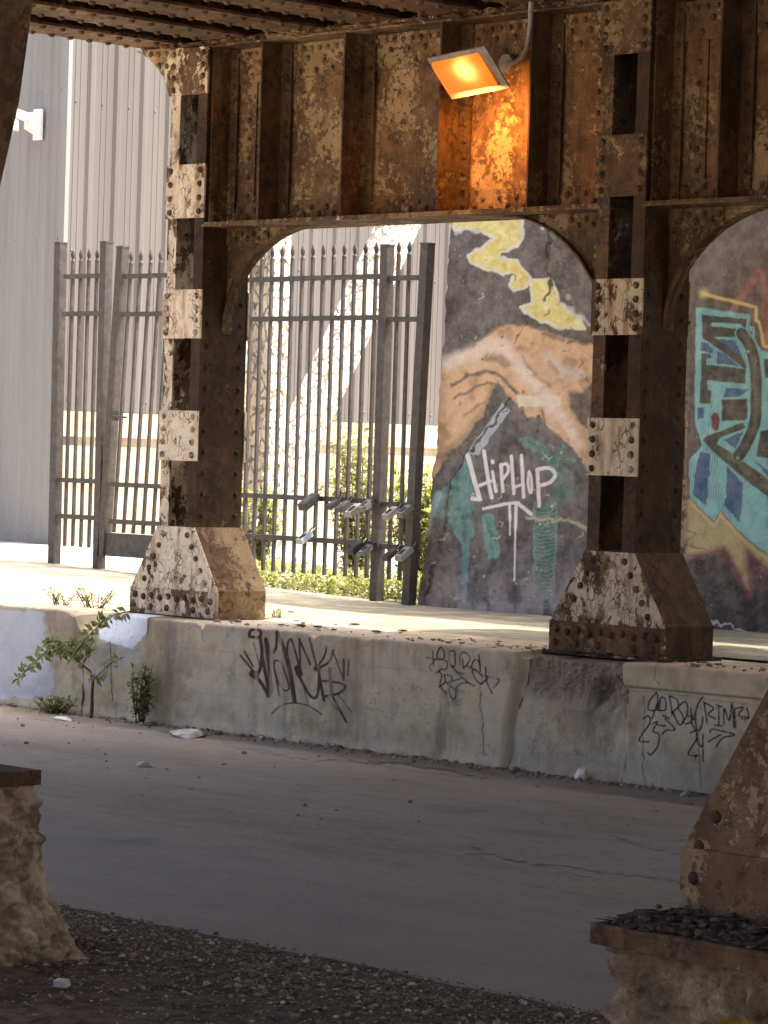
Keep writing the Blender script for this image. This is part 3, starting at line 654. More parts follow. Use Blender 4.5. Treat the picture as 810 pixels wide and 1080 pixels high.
# ================================================================== GROUND
def sheet(name, u0, u1, v0, v1, z, mat, n=60, m_=60, amp=0., zf=None, col=None):
    u, v = np.meshgrid(np.linspace(u0, u1, n), np.linspace(v0, v1, m_)); Zz = np.zeros_like(u)+z
    if zf is not None: Zz = zf(u, v)
    if amp: Zz = Zz+(fbm(u*2, v*2, 91)-.5)*amp
    return struct(gridmesh(name, np.stack([u, v, Zz], -1), mat, None, (0, 0, 0), col))
GP = m_simple('pale_ground', (.36, .30, .225), .2, .9, 1.5, .01)
g0 = MB(); g0.add([(-400, -400, -.06), (400, -400, -.06), (400, 400, -.06), (-400, 400, -.06)], [(0, 1, 2, 3)]); struct(obj('ground', g0, GP))
# road with cracks and a paler concrete gutter strip along the wall
u, v = np.meshgrid(np.linspace(-24, -2, 900), np.linspace(6.4, 11.82, 330)); P = np.stack([u, v, (fbm(u*.7, v*.7, 15)-.5)*.012], -1)
pt = wall_paint(P)
ed = 11.27+.10*(fbm(u*1.3, v*0, 16)-.5)+.03*(fbm(u*9, v*9, 19)-.5)
pt.mix(sstep(ed-.02, ed+.02, v), lin((158, 150, 134))*.95, .8)
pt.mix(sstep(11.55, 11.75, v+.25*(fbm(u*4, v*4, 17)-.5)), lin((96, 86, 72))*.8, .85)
pt.mix(sstep(-13.6, -15.0, u)*sstep(10.95, 11.35, v+.3*(fbm(u*2, v*4, 18)-.5)), lin((172, 152, 122))*.8, .75)
pt.mix(np.exp(-((v-(ed-.02))/.015)**2)*sstep(.4, .6, fbm(u*3, v*0, 77)), (.035, .03, .027), .8)
dust = (fbm(u*.9, v*5, 29)-.36)*sstep(8.4, 11.3, v)*2.2
pt.mix(np.exp(-((v-8.1-.1*fbm(u*.5, v*0, 23))/.28)**2)*.5+np.exp(-((v-9.75-.1*fbm(u*.5, v*0, 24))/.3)**2)*.5, (.21, .185, .15), .5)
pt.mix(sstep(8.8, 7.4, v), (.105, .09, .072), .55)  # near side painted darker, standing in for light falling off toward the camera
for k in range(16): pt.mix(np.exp(-(((u-random.uniform(-13, -5))/random.uniform(.1, .45))**2+((v-random.uniform(7.2, 11))/random.uniform(.06, .2))**2))*fbm(u*6, v*6, k)*1.6, (.055, .048, .04), .6)
pt.mix(np.clip(dust, 0, 1), lin((156, 146, 128))*.75, .6)
for L, w in (([(480, 897), (560, 910), (620, 918), (680, 925), (720, 931), (770, 940)], 1.4), ([(540, 905), (600, 921), (640, 930)], .9), ([(640, 880), (700, 898), (760, 903)], .9), ([(330, 868), (400, 884), (460, 892)], .7), ([(110, 858), (240, 877)], .6), ([(250, 790), (330, 802), (430, 806), (520, 822)], 1.)):
    pt.line(L, w*1.7, (.02, .018, .016), .8, 9, .9)
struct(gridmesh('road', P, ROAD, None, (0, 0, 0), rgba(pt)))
m = MB(); m.box(-60, -24.001, 6.4, 11.8, -.05, .0); m.box(-1.999, 40, 6.4, 11.8, -.05, 0)
struct(obj('road', m, ROAD))
# near verge: dirt with gravel
eg = lambda u: 6.76+.05*(fbm(u*3, u*0, 81)-.5)+.03*(fbm(u*14, u*0, 82)-.5)
n, q = 420, 160; s = np.linspace(0, 1, n)[None]; tt = np.linspace(0, 1, q)[:, None]; u = -16+16*s+0*tt; v = 3.2+(eg(u)-3.2)*(tt**.8)
z = .008+.05*sstep(6.7, 5.9, v)+(fbm(u*3, v*3, 84)-.5)*.05*sstep(6.75, 6.3, v)
struct(gridmesh('gravel_verge', np.stack([u, v, z], -1), DIRT))
gz = lambda u, v: float(.008+.05*sstep(6.7, 5.9, np.array(v))+(fbm(np.array(u)*3, np.array(v)*3, 84)-.5)*.05*sstep(6.75, 6.3, np.array(v)))
m = MB()
for k in range(22000):
    u_, v_ = random.uniform(-9.2, -4.2), 6.8-abs(random.gauss(0, .7)); r = min(.03, .002+random.expovariate(1/.0026))
    if v_ > 6.72: r *= .6
    r = min(r, .015); m.rock((u_, v_, gz(u_, v_)+r*.25), r, (1, .8, .6))
tag(obj('gravel', m, GRAV), 'loose dark gravel and leaf litter along the near road edge', 'gravel', None, 'stuff')
# pavement on the platform and yard behind
zp = lambda u, v: .613+np.clip((-14.5-u)*.026, 0, .12)*sstep(12.45, 13.4, v)
sheet('pavement', -40, 12, 12.501, 14.62, 0, PAVE, 160, 60, .004, zp)
sheet('yard_ground', -40, 12, 14.621, 45, 0, YARD, 160, 90, .02, lambda u, v: zp(u, v)-.006)

# ================================================================== MURAL WALL
ul = lambda z: np.interp(z, [.6, .9, 1.35, 2.0, 3.2, 3.8], [-14.665, -14.61, -14.57, -14.515, -14.465, -14.44])
nz, nu = 520, 600
zs = np.linspace(.60, 3.75, nz)[:, None]; s = np.linspace(0, 1, nu)[None]
uL = ul(zs)+(fbm(zs*11, zs*0, 101, 6, .6)-.5)*.05
U_ = uL+(-11.0-uL)*s; Z_ = zs+0*s
V_ = 14.62+(fbm(U_*3, Z_*3, 102)-.5)*.02+(fbm(U_*20, Z_*20, 103, 4)-.5)*.008
P = np.stack([U_, V_, Z_], -1)
X, Y = [a.reshape(nz, nu) for a in pj(P.reshape(-1, 3))]
pt = Paint(X, Y, lin((94, 92, 96)))
cl = fbm(X*.03, Y*.03, 7); fine = fbm(X*.25, Y*.25, 12)
pt.mix(sstep(.4, .75, cl), lin((112, 108, 112)), .6); pt.mix(sstep(.5, .25, cl), lin((62, 60, 62)), .6)
q8 = lambda L: [(465+x/4.765, 220+y/4.765) for x, y in L]
yel, yl2, wht = lin((220, 216, 134)), lin((232, 228, 176)), lin((226, 228, 214))
A1 = q8([(60, 20), (380, 15), (405, 60), (412, 150), (390, 190), (285, 230), (290, 250), (380, 260), (410, 310), (452, 345), (432, 395), (380, 415), (345, 390), (365, 330), (230, 310), (150, 270), (140, 235), (210, 190), (280, 150), (200, 115), (130, 100), (70, 110)])
A2 = q8([(450, 358), (545, 352), (582, 420), (602, 480), (640, 510), (700, 545), (722, 600), (600, 602), (480, 560), (400, 500), (470, 480), (458, 420)])
for A in (A1, A2):
    sd = sdpoly(X+pt.jx*6, Y+pt.jy*6, A); pt.mix(sstep(2.4, .8, sd), wht, .9)
    pass; pt.mix(sstep(-.6, -3., sd), yel); pt.mix(sstep(-2., -7., sd)*sstep(.42, .62, fine), yl2, .8); pt.mix(sstep(.6, .8, fbm(X*.12, Y*.12, 77))*sstep(0, -3, sd), lin((206, 168, 70)), .6)
pt.line(q8([(610, 480), (650, 500), (700, 540), (760, 590)]), 3, lin((200, 192, 205)), 1.5, 8, .8)
pt.blob(465+640/4.765, 220+445/4.765, 3, lin((185, 178, 188)), 2, .7); pt.blob(465+510/4.765, 220+98/4.765, 2, wht, 1, .8)
pt.line(q8([(75, 125), (120, 105), (200, 120)]), 2.4, lin((190, 205, 215)), 1.2, 8, .8)
q5 = lambda L: [(440+x/4.05, 320+y/4.05) for x, y in L]
peach, ph2, dk = lin((212, 178, 144)), lin((226, 212, 204)), lin((92, 82, 70))
HILL = q5([(80, 262), (200, 215), (280, 160), (340, 100), (400, 88), (480, 95), (560, 125), (640, 150), (800, 182), (800, 760), (740, 735), (700, 662), (640, 592), (560, 530), (530, 492), (470, 482), (425, 432), (380, 372), (345, 332), (322, 372), (285, 470), (200, 580), (120, 662), (70, 740), (20, 740), (30, 500)])
pt.poly(HILL, peach, 1.4, 6)
hm = sstep(1, -2, sdpoly(X, Y, HILL))
pt.mix(hm*sstep(.45, .7, fbm(X*.05+3, Y*.05, 55)), lin((214, 178, 140)), .8)
pt.mix(hm*sstep(.5, .25, fbm(X*.06+9, Y*.06, 56)), lin((164, 128, 98)), .7)
for L, w, c, o in (([(110, 262), (220, 225), (330, 170), (380, 200), (440, 270), (500, 350), (560, 410), (600, 480)], 60, ph2, .85), ([(560, 230), (620, 290), (680, 300)], 45, lin((206, 200, 196)), .7), ([(640, 520), (690, 600)], 45, ph2, .75), ([(150, 290), (250, 255), (340, 250)], 26, lin((206, 184, 150)), .8)): pt.line(q5(L), w/4.05, c, w/9, 6, o)
for L, w, o in (([(150, 345), (220, 310), (300, 292), (360, 310), (430, 385)], 16, .9), ([(160, 405), (240, 365), (300, 340), (345, 350)], 12, .8), ([(300, 230), (350, 232), (380, 260)], 30, .6), ([(110, 660), (200, 590), (290, 480)], 60, .55), ([(200, 480), (290, 420)], 14, .5), ([(70, 650), (160, 640)], 26, .5), ([(540, 130), (640, 160), (770, 172)], 16, .7), ([(300, 130), (350, 95), (440, 80), (560, 112), (700, 130), (790, 132)], 22, .75), ([(450, 230), (500, 300), (560, 350)], 14, .4), ([(560, 250), (600, 300)], 20, .35)): pt.line(q5(L), w/4.05, dk, w/10, 6, o)
pt.poly(q5([(640, 370), (700, 375), (765, 330), (770, 520), (730, 540), (690, 510), (650, 450)]), lin((88, 82, 78)), 3, 8, .92)
pt.line(q5([(445, 445), (470, 500)]), 3, dk, 1.5, 4, .8); pt.line(q5([(535, 460), (545, 510)]), 2.4, dk, 1.2, 4, .8)
pt.poly(q5([(310, 345), (350, 355), (330, 420), (290, 470)]), lin((92, 82, 72)), 4, 5, .7)
bl = lin((172, 184, 200))
pt.poly(q5([(365, 425), (400, 455), (330, 545), (262, 650), (212, 640), (240, 600), (290, 530)]), bl, .9, 3, .95)
pt.poly(q5([(428, 395), (615, 392), (612, 438), (430, 440)]), lin((224, 216, 204)), .6, 3, .95)
# palms
q4 = lambda L: [(480+x/6, 450+y/6) for x, y in L]
te, te2 = lin((118, 164, 158)), lin((82, 116, 112))
for L in ([(600, 230), (570, 150), (520, 95), (470, 75), (410, 90)], [(600, 230), (560, 190), (500, 130), (440, 110)], [(605, 230), (640, 160), (670, 120)], [(605, 240), (690, 190), (740, 200)], [(605, 240), (690, 260), (730, 330)], [(610, 250), (680, 330), (700, 420)], [(600, 250), (640, 350), (650, 450)]):
    pt.line(q4(L), 34/6, te2, 1.2, 8, .8); pt.line(q4(L), 18/6, te, 1., 8, .75); pt.line(q4(L), .8, lin((50, 66, 62)), .5, 6, .8)
pt.poly(q4([(600, 330), (700, 300), (760, 420), (690, 520), (620, 480)]), lin((82, 116, 110)), 4, 20, .7)
pt.poly(q4([(500, 470), (640, 470), (645, 700), (625, 900), (620, 1150), (495, 1150), (500, 700)]), lin((92, 122, 118)), 1.5, 6, .9)
for k in range(26):
    y = 500+k*25; pt.line(q4([(505, y), (540, y+14), (590, y+16), (632, y-6)]), 1.1, te, .7, 6, .55)
    pt.line(q4([(505, y+12), (540, y+26), (590, y+28), (632, y+6)]), 1., lin((56, 66, 66)), .6, 6, .6)
pt.line(q4([(505, 480), (500, 700), (498, 1100)]), 1.6, te, .8, 5, .7); pt.line(q4([(640, 480), (640, 700), (622, 1000)]), 1.6, te, .8, 5, .7)
LEFTP = q4([(60, 230), (100, 300), (118, 400), (112, 520), (105, 690), (40, 745), (-10, 690), (-20, 620), (-130, 560), (-150, 420), (-60, 380), (10, 290)])
pt.poly(LEFTP, lin((100, 146, 144)), 1.5, 12, .9)
pt.mix(sstep(1, -2, sdpoly(X, Y, LEFTP))*sstep(.5, .68, fbm(X*.11, Y*.11, 58)), lin((66, 96, 94)), .7)
pt.poly(q4([(45, 735), (92, 735), (85, 900), (72, 1120), (32, 1120), (40, 900)]), lin((98, 140, 146)), 1, 4, .85)
MIDL = q4([(160, 560), (200, 550), (245, 575), (262, 650), (288, 770), (270, 830), (215, 850), (195, 760), (172, 660)]); pt.poly(MIDL, lin((104, 150, 148)), .8, 6, .95)
for L in ([(190, 580), (225, 680), (240, 840)], [(210, 610), (250, 640)], [(225, 680), (270, 740)], [(215, 660), (185, 680)]): pt.line(q4(L), 1, lin((56, 78, 78)), .5, 5, .8)
pt.line([(447, 565), (455, 540), (462, 522)], 9, lin((168, 196, 212)), 3, 6, .8)
# pale dust, flaking and the diagonal crack with its broken foot
low = sstep(585, 640, Y-.06*(X-520))*sstep(.40, .62, fbm(X*.09, Y*.05, 61)); pt.mix(low*(X < 640), lin((168, 158, 166)), .75)
pt.line([(556, 545), (590, 549), (622, 556)], 3.4, lin((196, 186, 168)), 1.6, 10, .75)
pt.mix((X < 480)*sstep(560, 640, Y)*sstep(.42, .55, fbm(X*.16, Y*.16, 65)), lin((140, 130, 124)), .75)
CR = [(539, 420), (527, 436), (521, 447), (513, 452), (508, 462), (500, 472), (493, 478), (487, 490), (480, 500), (474, 515), (472, 535), (469, 556), (463, 578), (455, 600), (450, 625)]
pt.line(CR, 2.2, (.015, .013, .012), .7, 8, .95); pt.line(CR[-6:], 5., lin((70, 62, 50)), 2, 10, .8)
for L, w in (([(578, 243), (580, 262), (577, 285), (581, 300), (575, 318)], 3), ([(579, 250), (577, 275)], 5), ([(556, 340), (548, 352), (541, 362)], 1.2), ([(568, 440), (567, 456)], 3)): pt.line(L, w, (.02, .018, .016), .9, 9, .9)
rs = random.Random(31)
for k in range(150):                                 # scratches and lost paint
    x, y = rs.uniform(455, 635), rs.uniform(235, 640); a = rs.uniform(0, 3.14); L_ = rs.uniform(2, 9)
    b_ = (abs(X[0]-x) < 16)
    sub = Paint.__new__(Paint); i0, i1 = np.searchsorted(-Y[:, 0], [-(y+14), -(y-14)]); j0, j1 = np.searchsorted(X[nz//2], [x-16, x+16])
    i0, i1, j0, j1 = max(0, i0-20), min(nz, i1+20), max(0, j0-12), min(nu, j1+12)
    if i1-i0 < 3 or j1-j0 < 3: continue
    sl_ = (slice(i0, i1), slice(j0, j1)); sub.X, sub.Y, sub.c, sub.a, sub.jx, sub.jy = X[sl_], Y[sl_], pt.c[sl_], pt.a[sl_], pt.jx[sl_], pt.jy[sl_]
    if k % 3: sub.line([(x, y), (x+L_*math.cos(a)*.5+1, y+L_*math.sin(a)*.5), (x+L_*math.cos(a+.6), y+L_*math.sin(a+.6))], rs.uniform(.6, 1.3), ((.05, .045, .04), (.05, .045, .04), (.62, .58, .5))[k % 3], .4, 3, rs.uniform(.5, .9))
    else: sub.blob(x, y, rs.uniform(.4, 1.6), ((.66, .63, .56), (.08, .07, .065))[k % 2], .6, .8)
    pt.c[sl_], pt.a[sl_] = sub.c, sub.a
# lettering
q6 = q4; w8 = lin((226, 226, 236))
W = [(30, [(80, 185), (152, 450)]), (26, [(108, 455), (160, 462)]), (24, [(183, 155), (208, 330), (232, 450)]), (20, [(135, 380), (225, 345)]), (20, [(236, 285), (258, 410)]), (24, [(236, 220), (238, 226)]), (22, [(290, 240), (302, 410)]), (20, [(288, 245), (326, 236), (336, 280), (300, 335)]), (22, [(356, 188), (372, 425)]), (22, [(420, 182), (434, 445)]), (18, [(370, 385), (434, 362)]),
     (17, [(468, 285), (462, 360), (475, 418), (485, 400), (482, 320), (468, 285)]), (24, [(520, 272), (532, 500)]), (24, [(518, 272), (595, 262), (634, 300), (605, 350), (540, 372)]), (20, [(180, 520), (320, 490), (370, 482), (400, 480)]), (24, [(395, 484), (480, 552)]), (18, [(345, 492), (348, 590)]), (11, [(348, 590), (347, 685)]), (20, [(386, 490), (382, 640)]), (12, [(382, 640), (375, 972)])]
for w, L in W: pt.line(q6(cat(L)), w/6+1.6, lin((66, 64, 66)), .6, 0, .7)
for w, L in W: pt.line(q6(cat(L)), w/6, w8, .45, .6, .98)
# right-hand piece
a6 = lambda L: [(710+x/7.2, 290+y/7.2) for x, y in L]; a7 = lambda L: [(710+x/4.32, 430+y/4.32) for x, y in L]
R_ = X > 668
pt.mix(R_*1., lin((92, 84, 82)), .96); pt.mix(R_*sstep(.35, .65, cl), lin((112, 104, 104)), .6)
pt.mix(R_*sstep(330, 250, Y+.15*(X-760)), lin((128, 122, 126)), .7)
pt.mix(R_*np.exp(-((Y-282-.55*(780-X))/11)**2)*sstep(.25, .5, fine), lin((112, 96, 112)), .7)
pk = lin((168, 112, 98)); pt.line(a6([(450, 270), (560, 110), (660, -40)]), 7.5, pk, 1, 3, .85); pt.line(a6([(680, -40), (700, 250), (715, 560)]), 7, pk, 1, 3, .85)
pt.mix(R_*sstep(.3, .5, fine)*(X > 781)*(Y > 268)*(Y < 345), lin((104, 82, 80)), .35)
cy = lin((138, 202, 208))
PIECE = a6([(172, 245), (585, 298), (582, 385), (618, 398), (622, 480), (672, 578), (900, 610)])+a7([(600, 60), (600, 720), (432, 668), (330, 592), (262, 522), (215, 465), (185, 522), (75, 405), (72, 240), (130, 175), (98, 60)])
pt.poly([(x-1.2, y-1.2) for x, y in PIECE], lin((92, 92, 92)), 4, 3, .5)
pt.poly(PIECE, cy, .8, 2.5, .97)
bu, da = lin((62, 92, 142)), lin((74, 68, 62))
for L in (a6([(210, 500), (300, 560), (295, 590), (215, 572)]), a6([(330, 575), (400, 600), (500, 688), (330, 680)]), a6([(335, 485), (470, 492), (525, 635), (430, 570)]), a6([(400, 850), (570, 870), (490, 925), (380, 925)]), a6([(190, 1010), (240, 1010), (240, 1090), (190, 1090)]), a7([(120, 195), (170, 215), (150, 450), (85, 390)]), a7([(250, 270), (320, 350), (305, 525), (235, 450)]), a7([(230, 145), (320, 105), (290, 190)]), a7([(360, 235), (440, 290), (440, 330), (420, 300)])): pt.poly(L, bu, .7, 4, .92)
sl = (np.sin((X*1.0+Y*.12)*2.4) > .55); pt.mix(R_*sl*sstep(1, -1, sdpoly(X, Y, PIECE))*(fbm(X*.08, Y*.02, 68) > .55), bu, .6)
dark = [a6([(213, 298), (555, 335), (555, 402), (513, 402), (508, 372), (300, 360), (300, 392), (560, 420), (605, 432), (600, 470), (500, 470), (310, 470), (450, 570), (545, 650), (555, 722), (400, 600), (222, 482)]),
        a6([(218, 592), (285, 600), (292, 632), (255, 632), (252, 682), (550, 712), (550, 826), (262, 802), (262, 870), (288, 882), (287, 978), (203, 976), (214, 700)]), a6([(370, 942), (562, 942), (562, 1090), (365, 1090)]), a7([(222, 0), (335, 0), (330, 58), (220, 60)]), a7([(135, 150), (150, 130), (320, 65), (330, 90), (215, 135), (200, 165), (300, 230), (440, 330), (440, 410), (330, 330), (170, 190)]), a6([(690, 640), (900, 620), (900, 790), (700, 780)]), a7([(400, 105), (470, 90), (470, 240), (380, 220)])]
for L in dark: pt.poly(L, da, .6, 2, .96)
arc_ = a6([(520, 445), (575, 520), (612, 640), (630, 800), (630, 950)])+a7([(372, 70), (330, 170), (296, 222)])
arc_ = cat(arc_); pt.line(arc_, 14.4, cy, .6, 1, .9); pt.line(arc_, 12, da, .7, 1, .97); pt.line(arc_, 4.5, lin((112, 112, 92)), 2.4, 2, .7)
pt.line(a7([(180, 170), (290, 245), (432, 375)]), 6, lin((104, 108, 90)), 2.4, 2, .6)
for x, y, r in ((570, 580, 1.6),): pt.blob(710+x/7.2, 290+y/7.2, r, lin((160, 190, 170)), .8)
pt.blob(776.5, 434, 7, lin((128, 122, 100)), 6, .6); pt.blob(778, 483, 1.8, lin((150, 176, 160)), .8)
pt.line(a6([(300, 378), (510, 388)]), 3.2, cy, .6, 1, .95)
pt.poly(a7([(172, 40), (185, 22), (205, 25), (212, 60), (205, 100), (188, 108), (174, 90)]), lin((122, 54, 54)), .8, 1.5, .95)
yw = lin((226, 208, 130)); pt.blob(742, 309.5, 3.4, lin((226, 214, 110)), 5.5, .95); pt.line(a6([(235, 145), (630, 245), (628, 342), (652, 360), (690, 540), (730, 548)]), 3.2, yw, 1.2, 1.5, .92)
pale, mar = lin((186, 172, 130)), lin((132, 78, 84))
BOT = a7([(-60, 440), (0, 420), (72, 405), (185, 522), (215, 467), (330, 592), (432, 668), (600, 760), (600, 1100), (-60, 1100)])
pt.poly(BOT, lin((70, 64, 66)), .7, 3, .96)
pt.poly(a7([(-60, 470), (75, 410), (185, 524), (215, 470), (330, 596), (432, 672), (600, 770), (600, 830), (432, 735), (335, 650), (352, 860), (240, 640), (40, 690), (-60, 720)]), pale, 1, 3, .97)
pt.line(a7([(-60, 720), (40, 690), (238, 645), (352, 865), (335, 655), (440, 760), (520, 900)]), 6, mar, 3.2, 3, .8); pt.line(a7([(385, 720), (432, 790), (500, 860)]), 16, mar, 5, 3, .6)
pt.line(a7([(75, 425), (185, 540), (215, 490), (330, 612), (440, 700)]), 1.6, lin((220, 206, 150)), .8, 2, .8)
pt.line(a7([(20, 430), (60, 560), (100, 580), (40, 620), (150, 640)]), 1.2, (.06, .05, .04), .6, 9, .8)
pt.line(a7([(160, 985), (250, 990), (320, 1015), (345, 1030)]), 3, lin((226, 222, 214)), 1, 12, .9)
edge = R_*sstep(728, 722, X+6*(fine-.5)+3*(fbm(X*.1, Y*.1, 66)-.5)); pt.mix(edge, lin((150, 128, 112)), .8); pt.mix(edge*sstep(.45, .6, fine), lin((62, 50, 42)), .9)
ii = np.arange(nz*nu).reshape(nz, nu); b = nz*nu
top, bot = P[-1], P[0]
ex = [(-14.44, 15.1, .6), (-5, 15.1, .6), (-5, 15.1, 3.75), (-14.44, 15.1, 3.75), (-5, 14.62, .6), (-5, 14.62, 3.75)]
fs = [tuple(map(int, ii[:, 0]))+(b+3, b), (b, b+3, b+2, b+1), tuple(map(int, ii[-1, :]))+(b+5, b+2, b+3), tuple(map(int, ii[:, -1]))+(b+5, b+4), (b+4, b+5, b+2, b+1)]
colr = rgba(pt)
o = gridmesh('mural_wall', P, MURAL, None, (-12.7, 14.62, .6), colr, (ex, fs)); tag(o, 'concrete wall painted with a mural of yellow smoke, palms and HipHop lettering', 'mural wall')

# ================================================================== CORRUGATED BUILDING
UB, VB0 = -21.55, 17.0; ZT = 6.0
t = Thing('corrugated_building', 'grey ribbed metal building rising behind the iron fence', 'building', (UB, VB0, .6))
def ribbed(p0, dirv, nrm, L, z0, z1, pitch, depth, top_w, base_w):
    m = MB(); p0, d, n_ = Vector(p0), Vector(dirv), Vector(nrm); prof = []; s_ = 0
    while s_ < L:
        fl = pitch-base_w
        prof += [(s_, 0), (s_+fl*.32, 0), (s_+fl*.34, depth*.18), (s_+fl*.40, depth*.18), (s_+fl*.42, 0), (s_+fl*.62, 0), (s_+fl*.64, depth*.18), (s_+fl*.70, depth*.18), (s_+fl*.72, 0), (s_+fl, 0), (s_+fl+(base_w-top_w)/2, depth), (s_+fl+(base_w+top_w)/2, depth)]; s_ += pitch
    prof.append((s_, 0)); vs = []
    for a, b_ in prof:
        q_ = p0+d*a+n_*b_; vs += [(q_.x, q_.y, z0), (q_.x, q_.y, z1)]
    m.add(vs, [(2*i, 2*i+2, 2*i+3, 2*i+1) for i in range(len(prof)-1)]); return m
m = ribbed((UB, VB0, 0), (-1, 0, 0), (0, -1, 0), 9, .66, ZT, .30, .022, .03, .08)
zz = .72
for s_ in np.arange(.1, 4, .30):
    for zr in (.80, 2.1, 3.4, 4.7): m.rivet((UB-s_, VB0-.002, zr), (0, -1, 0), .011)
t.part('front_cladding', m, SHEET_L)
m = ribbed((UB, VB0, 0), (0, 1, 0), (1, 0, 0), 14, 1.905, ZT, .30, .020, .04, .10)
for s_ in np.arange(.08, 5, .30):
    for zr in (2.0, 3.3, 4.6): m.rivet((UB+.002, VB0+s_, zr), (1, 0, 0), .011)
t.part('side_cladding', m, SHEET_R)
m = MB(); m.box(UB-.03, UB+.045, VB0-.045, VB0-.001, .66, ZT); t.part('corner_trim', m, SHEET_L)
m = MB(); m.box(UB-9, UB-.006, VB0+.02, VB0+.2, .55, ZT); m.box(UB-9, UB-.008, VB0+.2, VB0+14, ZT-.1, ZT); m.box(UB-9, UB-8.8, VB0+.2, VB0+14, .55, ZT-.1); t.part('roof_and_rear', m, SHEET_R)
m = MB(); m.box(UB-.3, UB+.03, VB0+.012, VB0+14, 1.68, 1.90); m.box(UB-.3, UB-.015, VB0+.014, VB0+14, 1.60, 1.68); m.box(UB-.3, UB+.02, VB0+.012, VB0+14, .4, 1.60); t.part('foundation', m, FOUND)
# wall camera
c0 = Vector(onv(41.5, 131, VB0-.03))
t = Thing('security_camera', 'white security camera bracketed on the grey ribbed wall', 'camera', tuple(c0))
m = MB(); m.box(c0.x-.05, c0.x+.05, VB0-.06, VB0-.03, c0.z-.14, c0.z+.13); t.part('mounting_plate', m, WHITE)
m = MB(); m.hexa([Vector((c0.x-.05, VB0-.0605, c0.z-.09)), Vector((c0.x+.045, VB0-.0605, c0.z-.09)), Vector((c0.x+.045, VB0-.16, c0.z-.05)), Vector((c0.x-.05, VB0-.16, c0.z-.05)), Vector((c0.x-.05, VB0-.0605, c0.z+.10)), Vector((c0.x+.045, VB0-.0605, c0.z+.10)), Vector((c0.x+.045, VB0-.16, c0.z+.09)), Vector((c0.x-.05, VB0-.16, c0.z+.09))])
m.tube([(c0.x-.01, VB0-.16, c0.z+.05), (c0.x-.01, VB0-.30, c0.z+.075), (c0.x-.01, VB0-.36, c0.z+.07), (c0.x-.01, VB0-.38, c0.z+.02)], [.04, .045, .045, .042], 14); t.part('bracket_arm', m, WHITE)
m = MB(); m.tube([(c0.x-.01, VB0-.38, c0.z+.03), (c0.x-.01, VB0-.38, c0.z-.005), (c0.x-.01, VB0-.38, c0.z-.085)], [.06, .105, .105], 20); dm = t.part('dome_housing', m, WHITE)
m = MB(); m.tube([(c0.x-.01, VB0-.38, c0.z-.086), (c0.x-.01, VB0-.38, c0.z-.12), (c0.x-.01, VB0-.38, c0.z-.145), (c0.x-.01, VB0-.38, c0.z-.15)], [.075, .066, .04, .01], 16); t.part('lens_dome', m, GREYP, parent=dm)

# ================================================================== WHITE BENT BEHIND THE FENCE
UBn = -17.55
p_t, p_b = Vector(onu(424, 228, UBn)), Vector(onu(272, 560, UBn))
pc = Vector(onu(281, 400, UBn)); vc = pc.y
t = Thing('white_steel_bent', 'sunlit peeling white steel post and slanting brace behind the fence', 'steel frame', (UBn, vc, .65))
m = MB(); m.box(UBn-.12, UBn+.12, vc-.10, vc+.10, .62, 5.2)
for zr in np.arange(.8, 5, .14): m.rivet((UBn+.12, vc-.05, zr), (1, 0, 0), .016); m.rivet((UBn+.12, vc+.05, zr), (1, 0, 0), .016)
t.part('post', m, PEEL)
m = MB(); m.box(UBn-.14, UBn+.02, vc-.32, vc-.20, .62, 5.2); t.part('post', m, STEEL, (.7, .6, .6), 'rusty inner post')
dv = (p_t-p_b).normalized(); e2 = p_t+dv*2.2; wv_ = Vector((0, .15, 0))
a_, b_ = p_b-dv*.25, e2
m = MB(); m.hexa([a_-wv_+Vector((-.1, 0, 0)), a_-wv_+Vector((.1, 0, 0)), a_+wv_+Vector((.1, 0, 0)), a_+wv_+Vector((-.1, 0, 0)), b_-wv_+Vector((-.1, 0, 0)), b_-wv_+Vector((.1, 0, 0)), b_+wv_+Vector((.1, 0, 0)), b_+wv_+Vector((-.1, 0, 0))])
t.part('slanting_brace', m, PEEL)

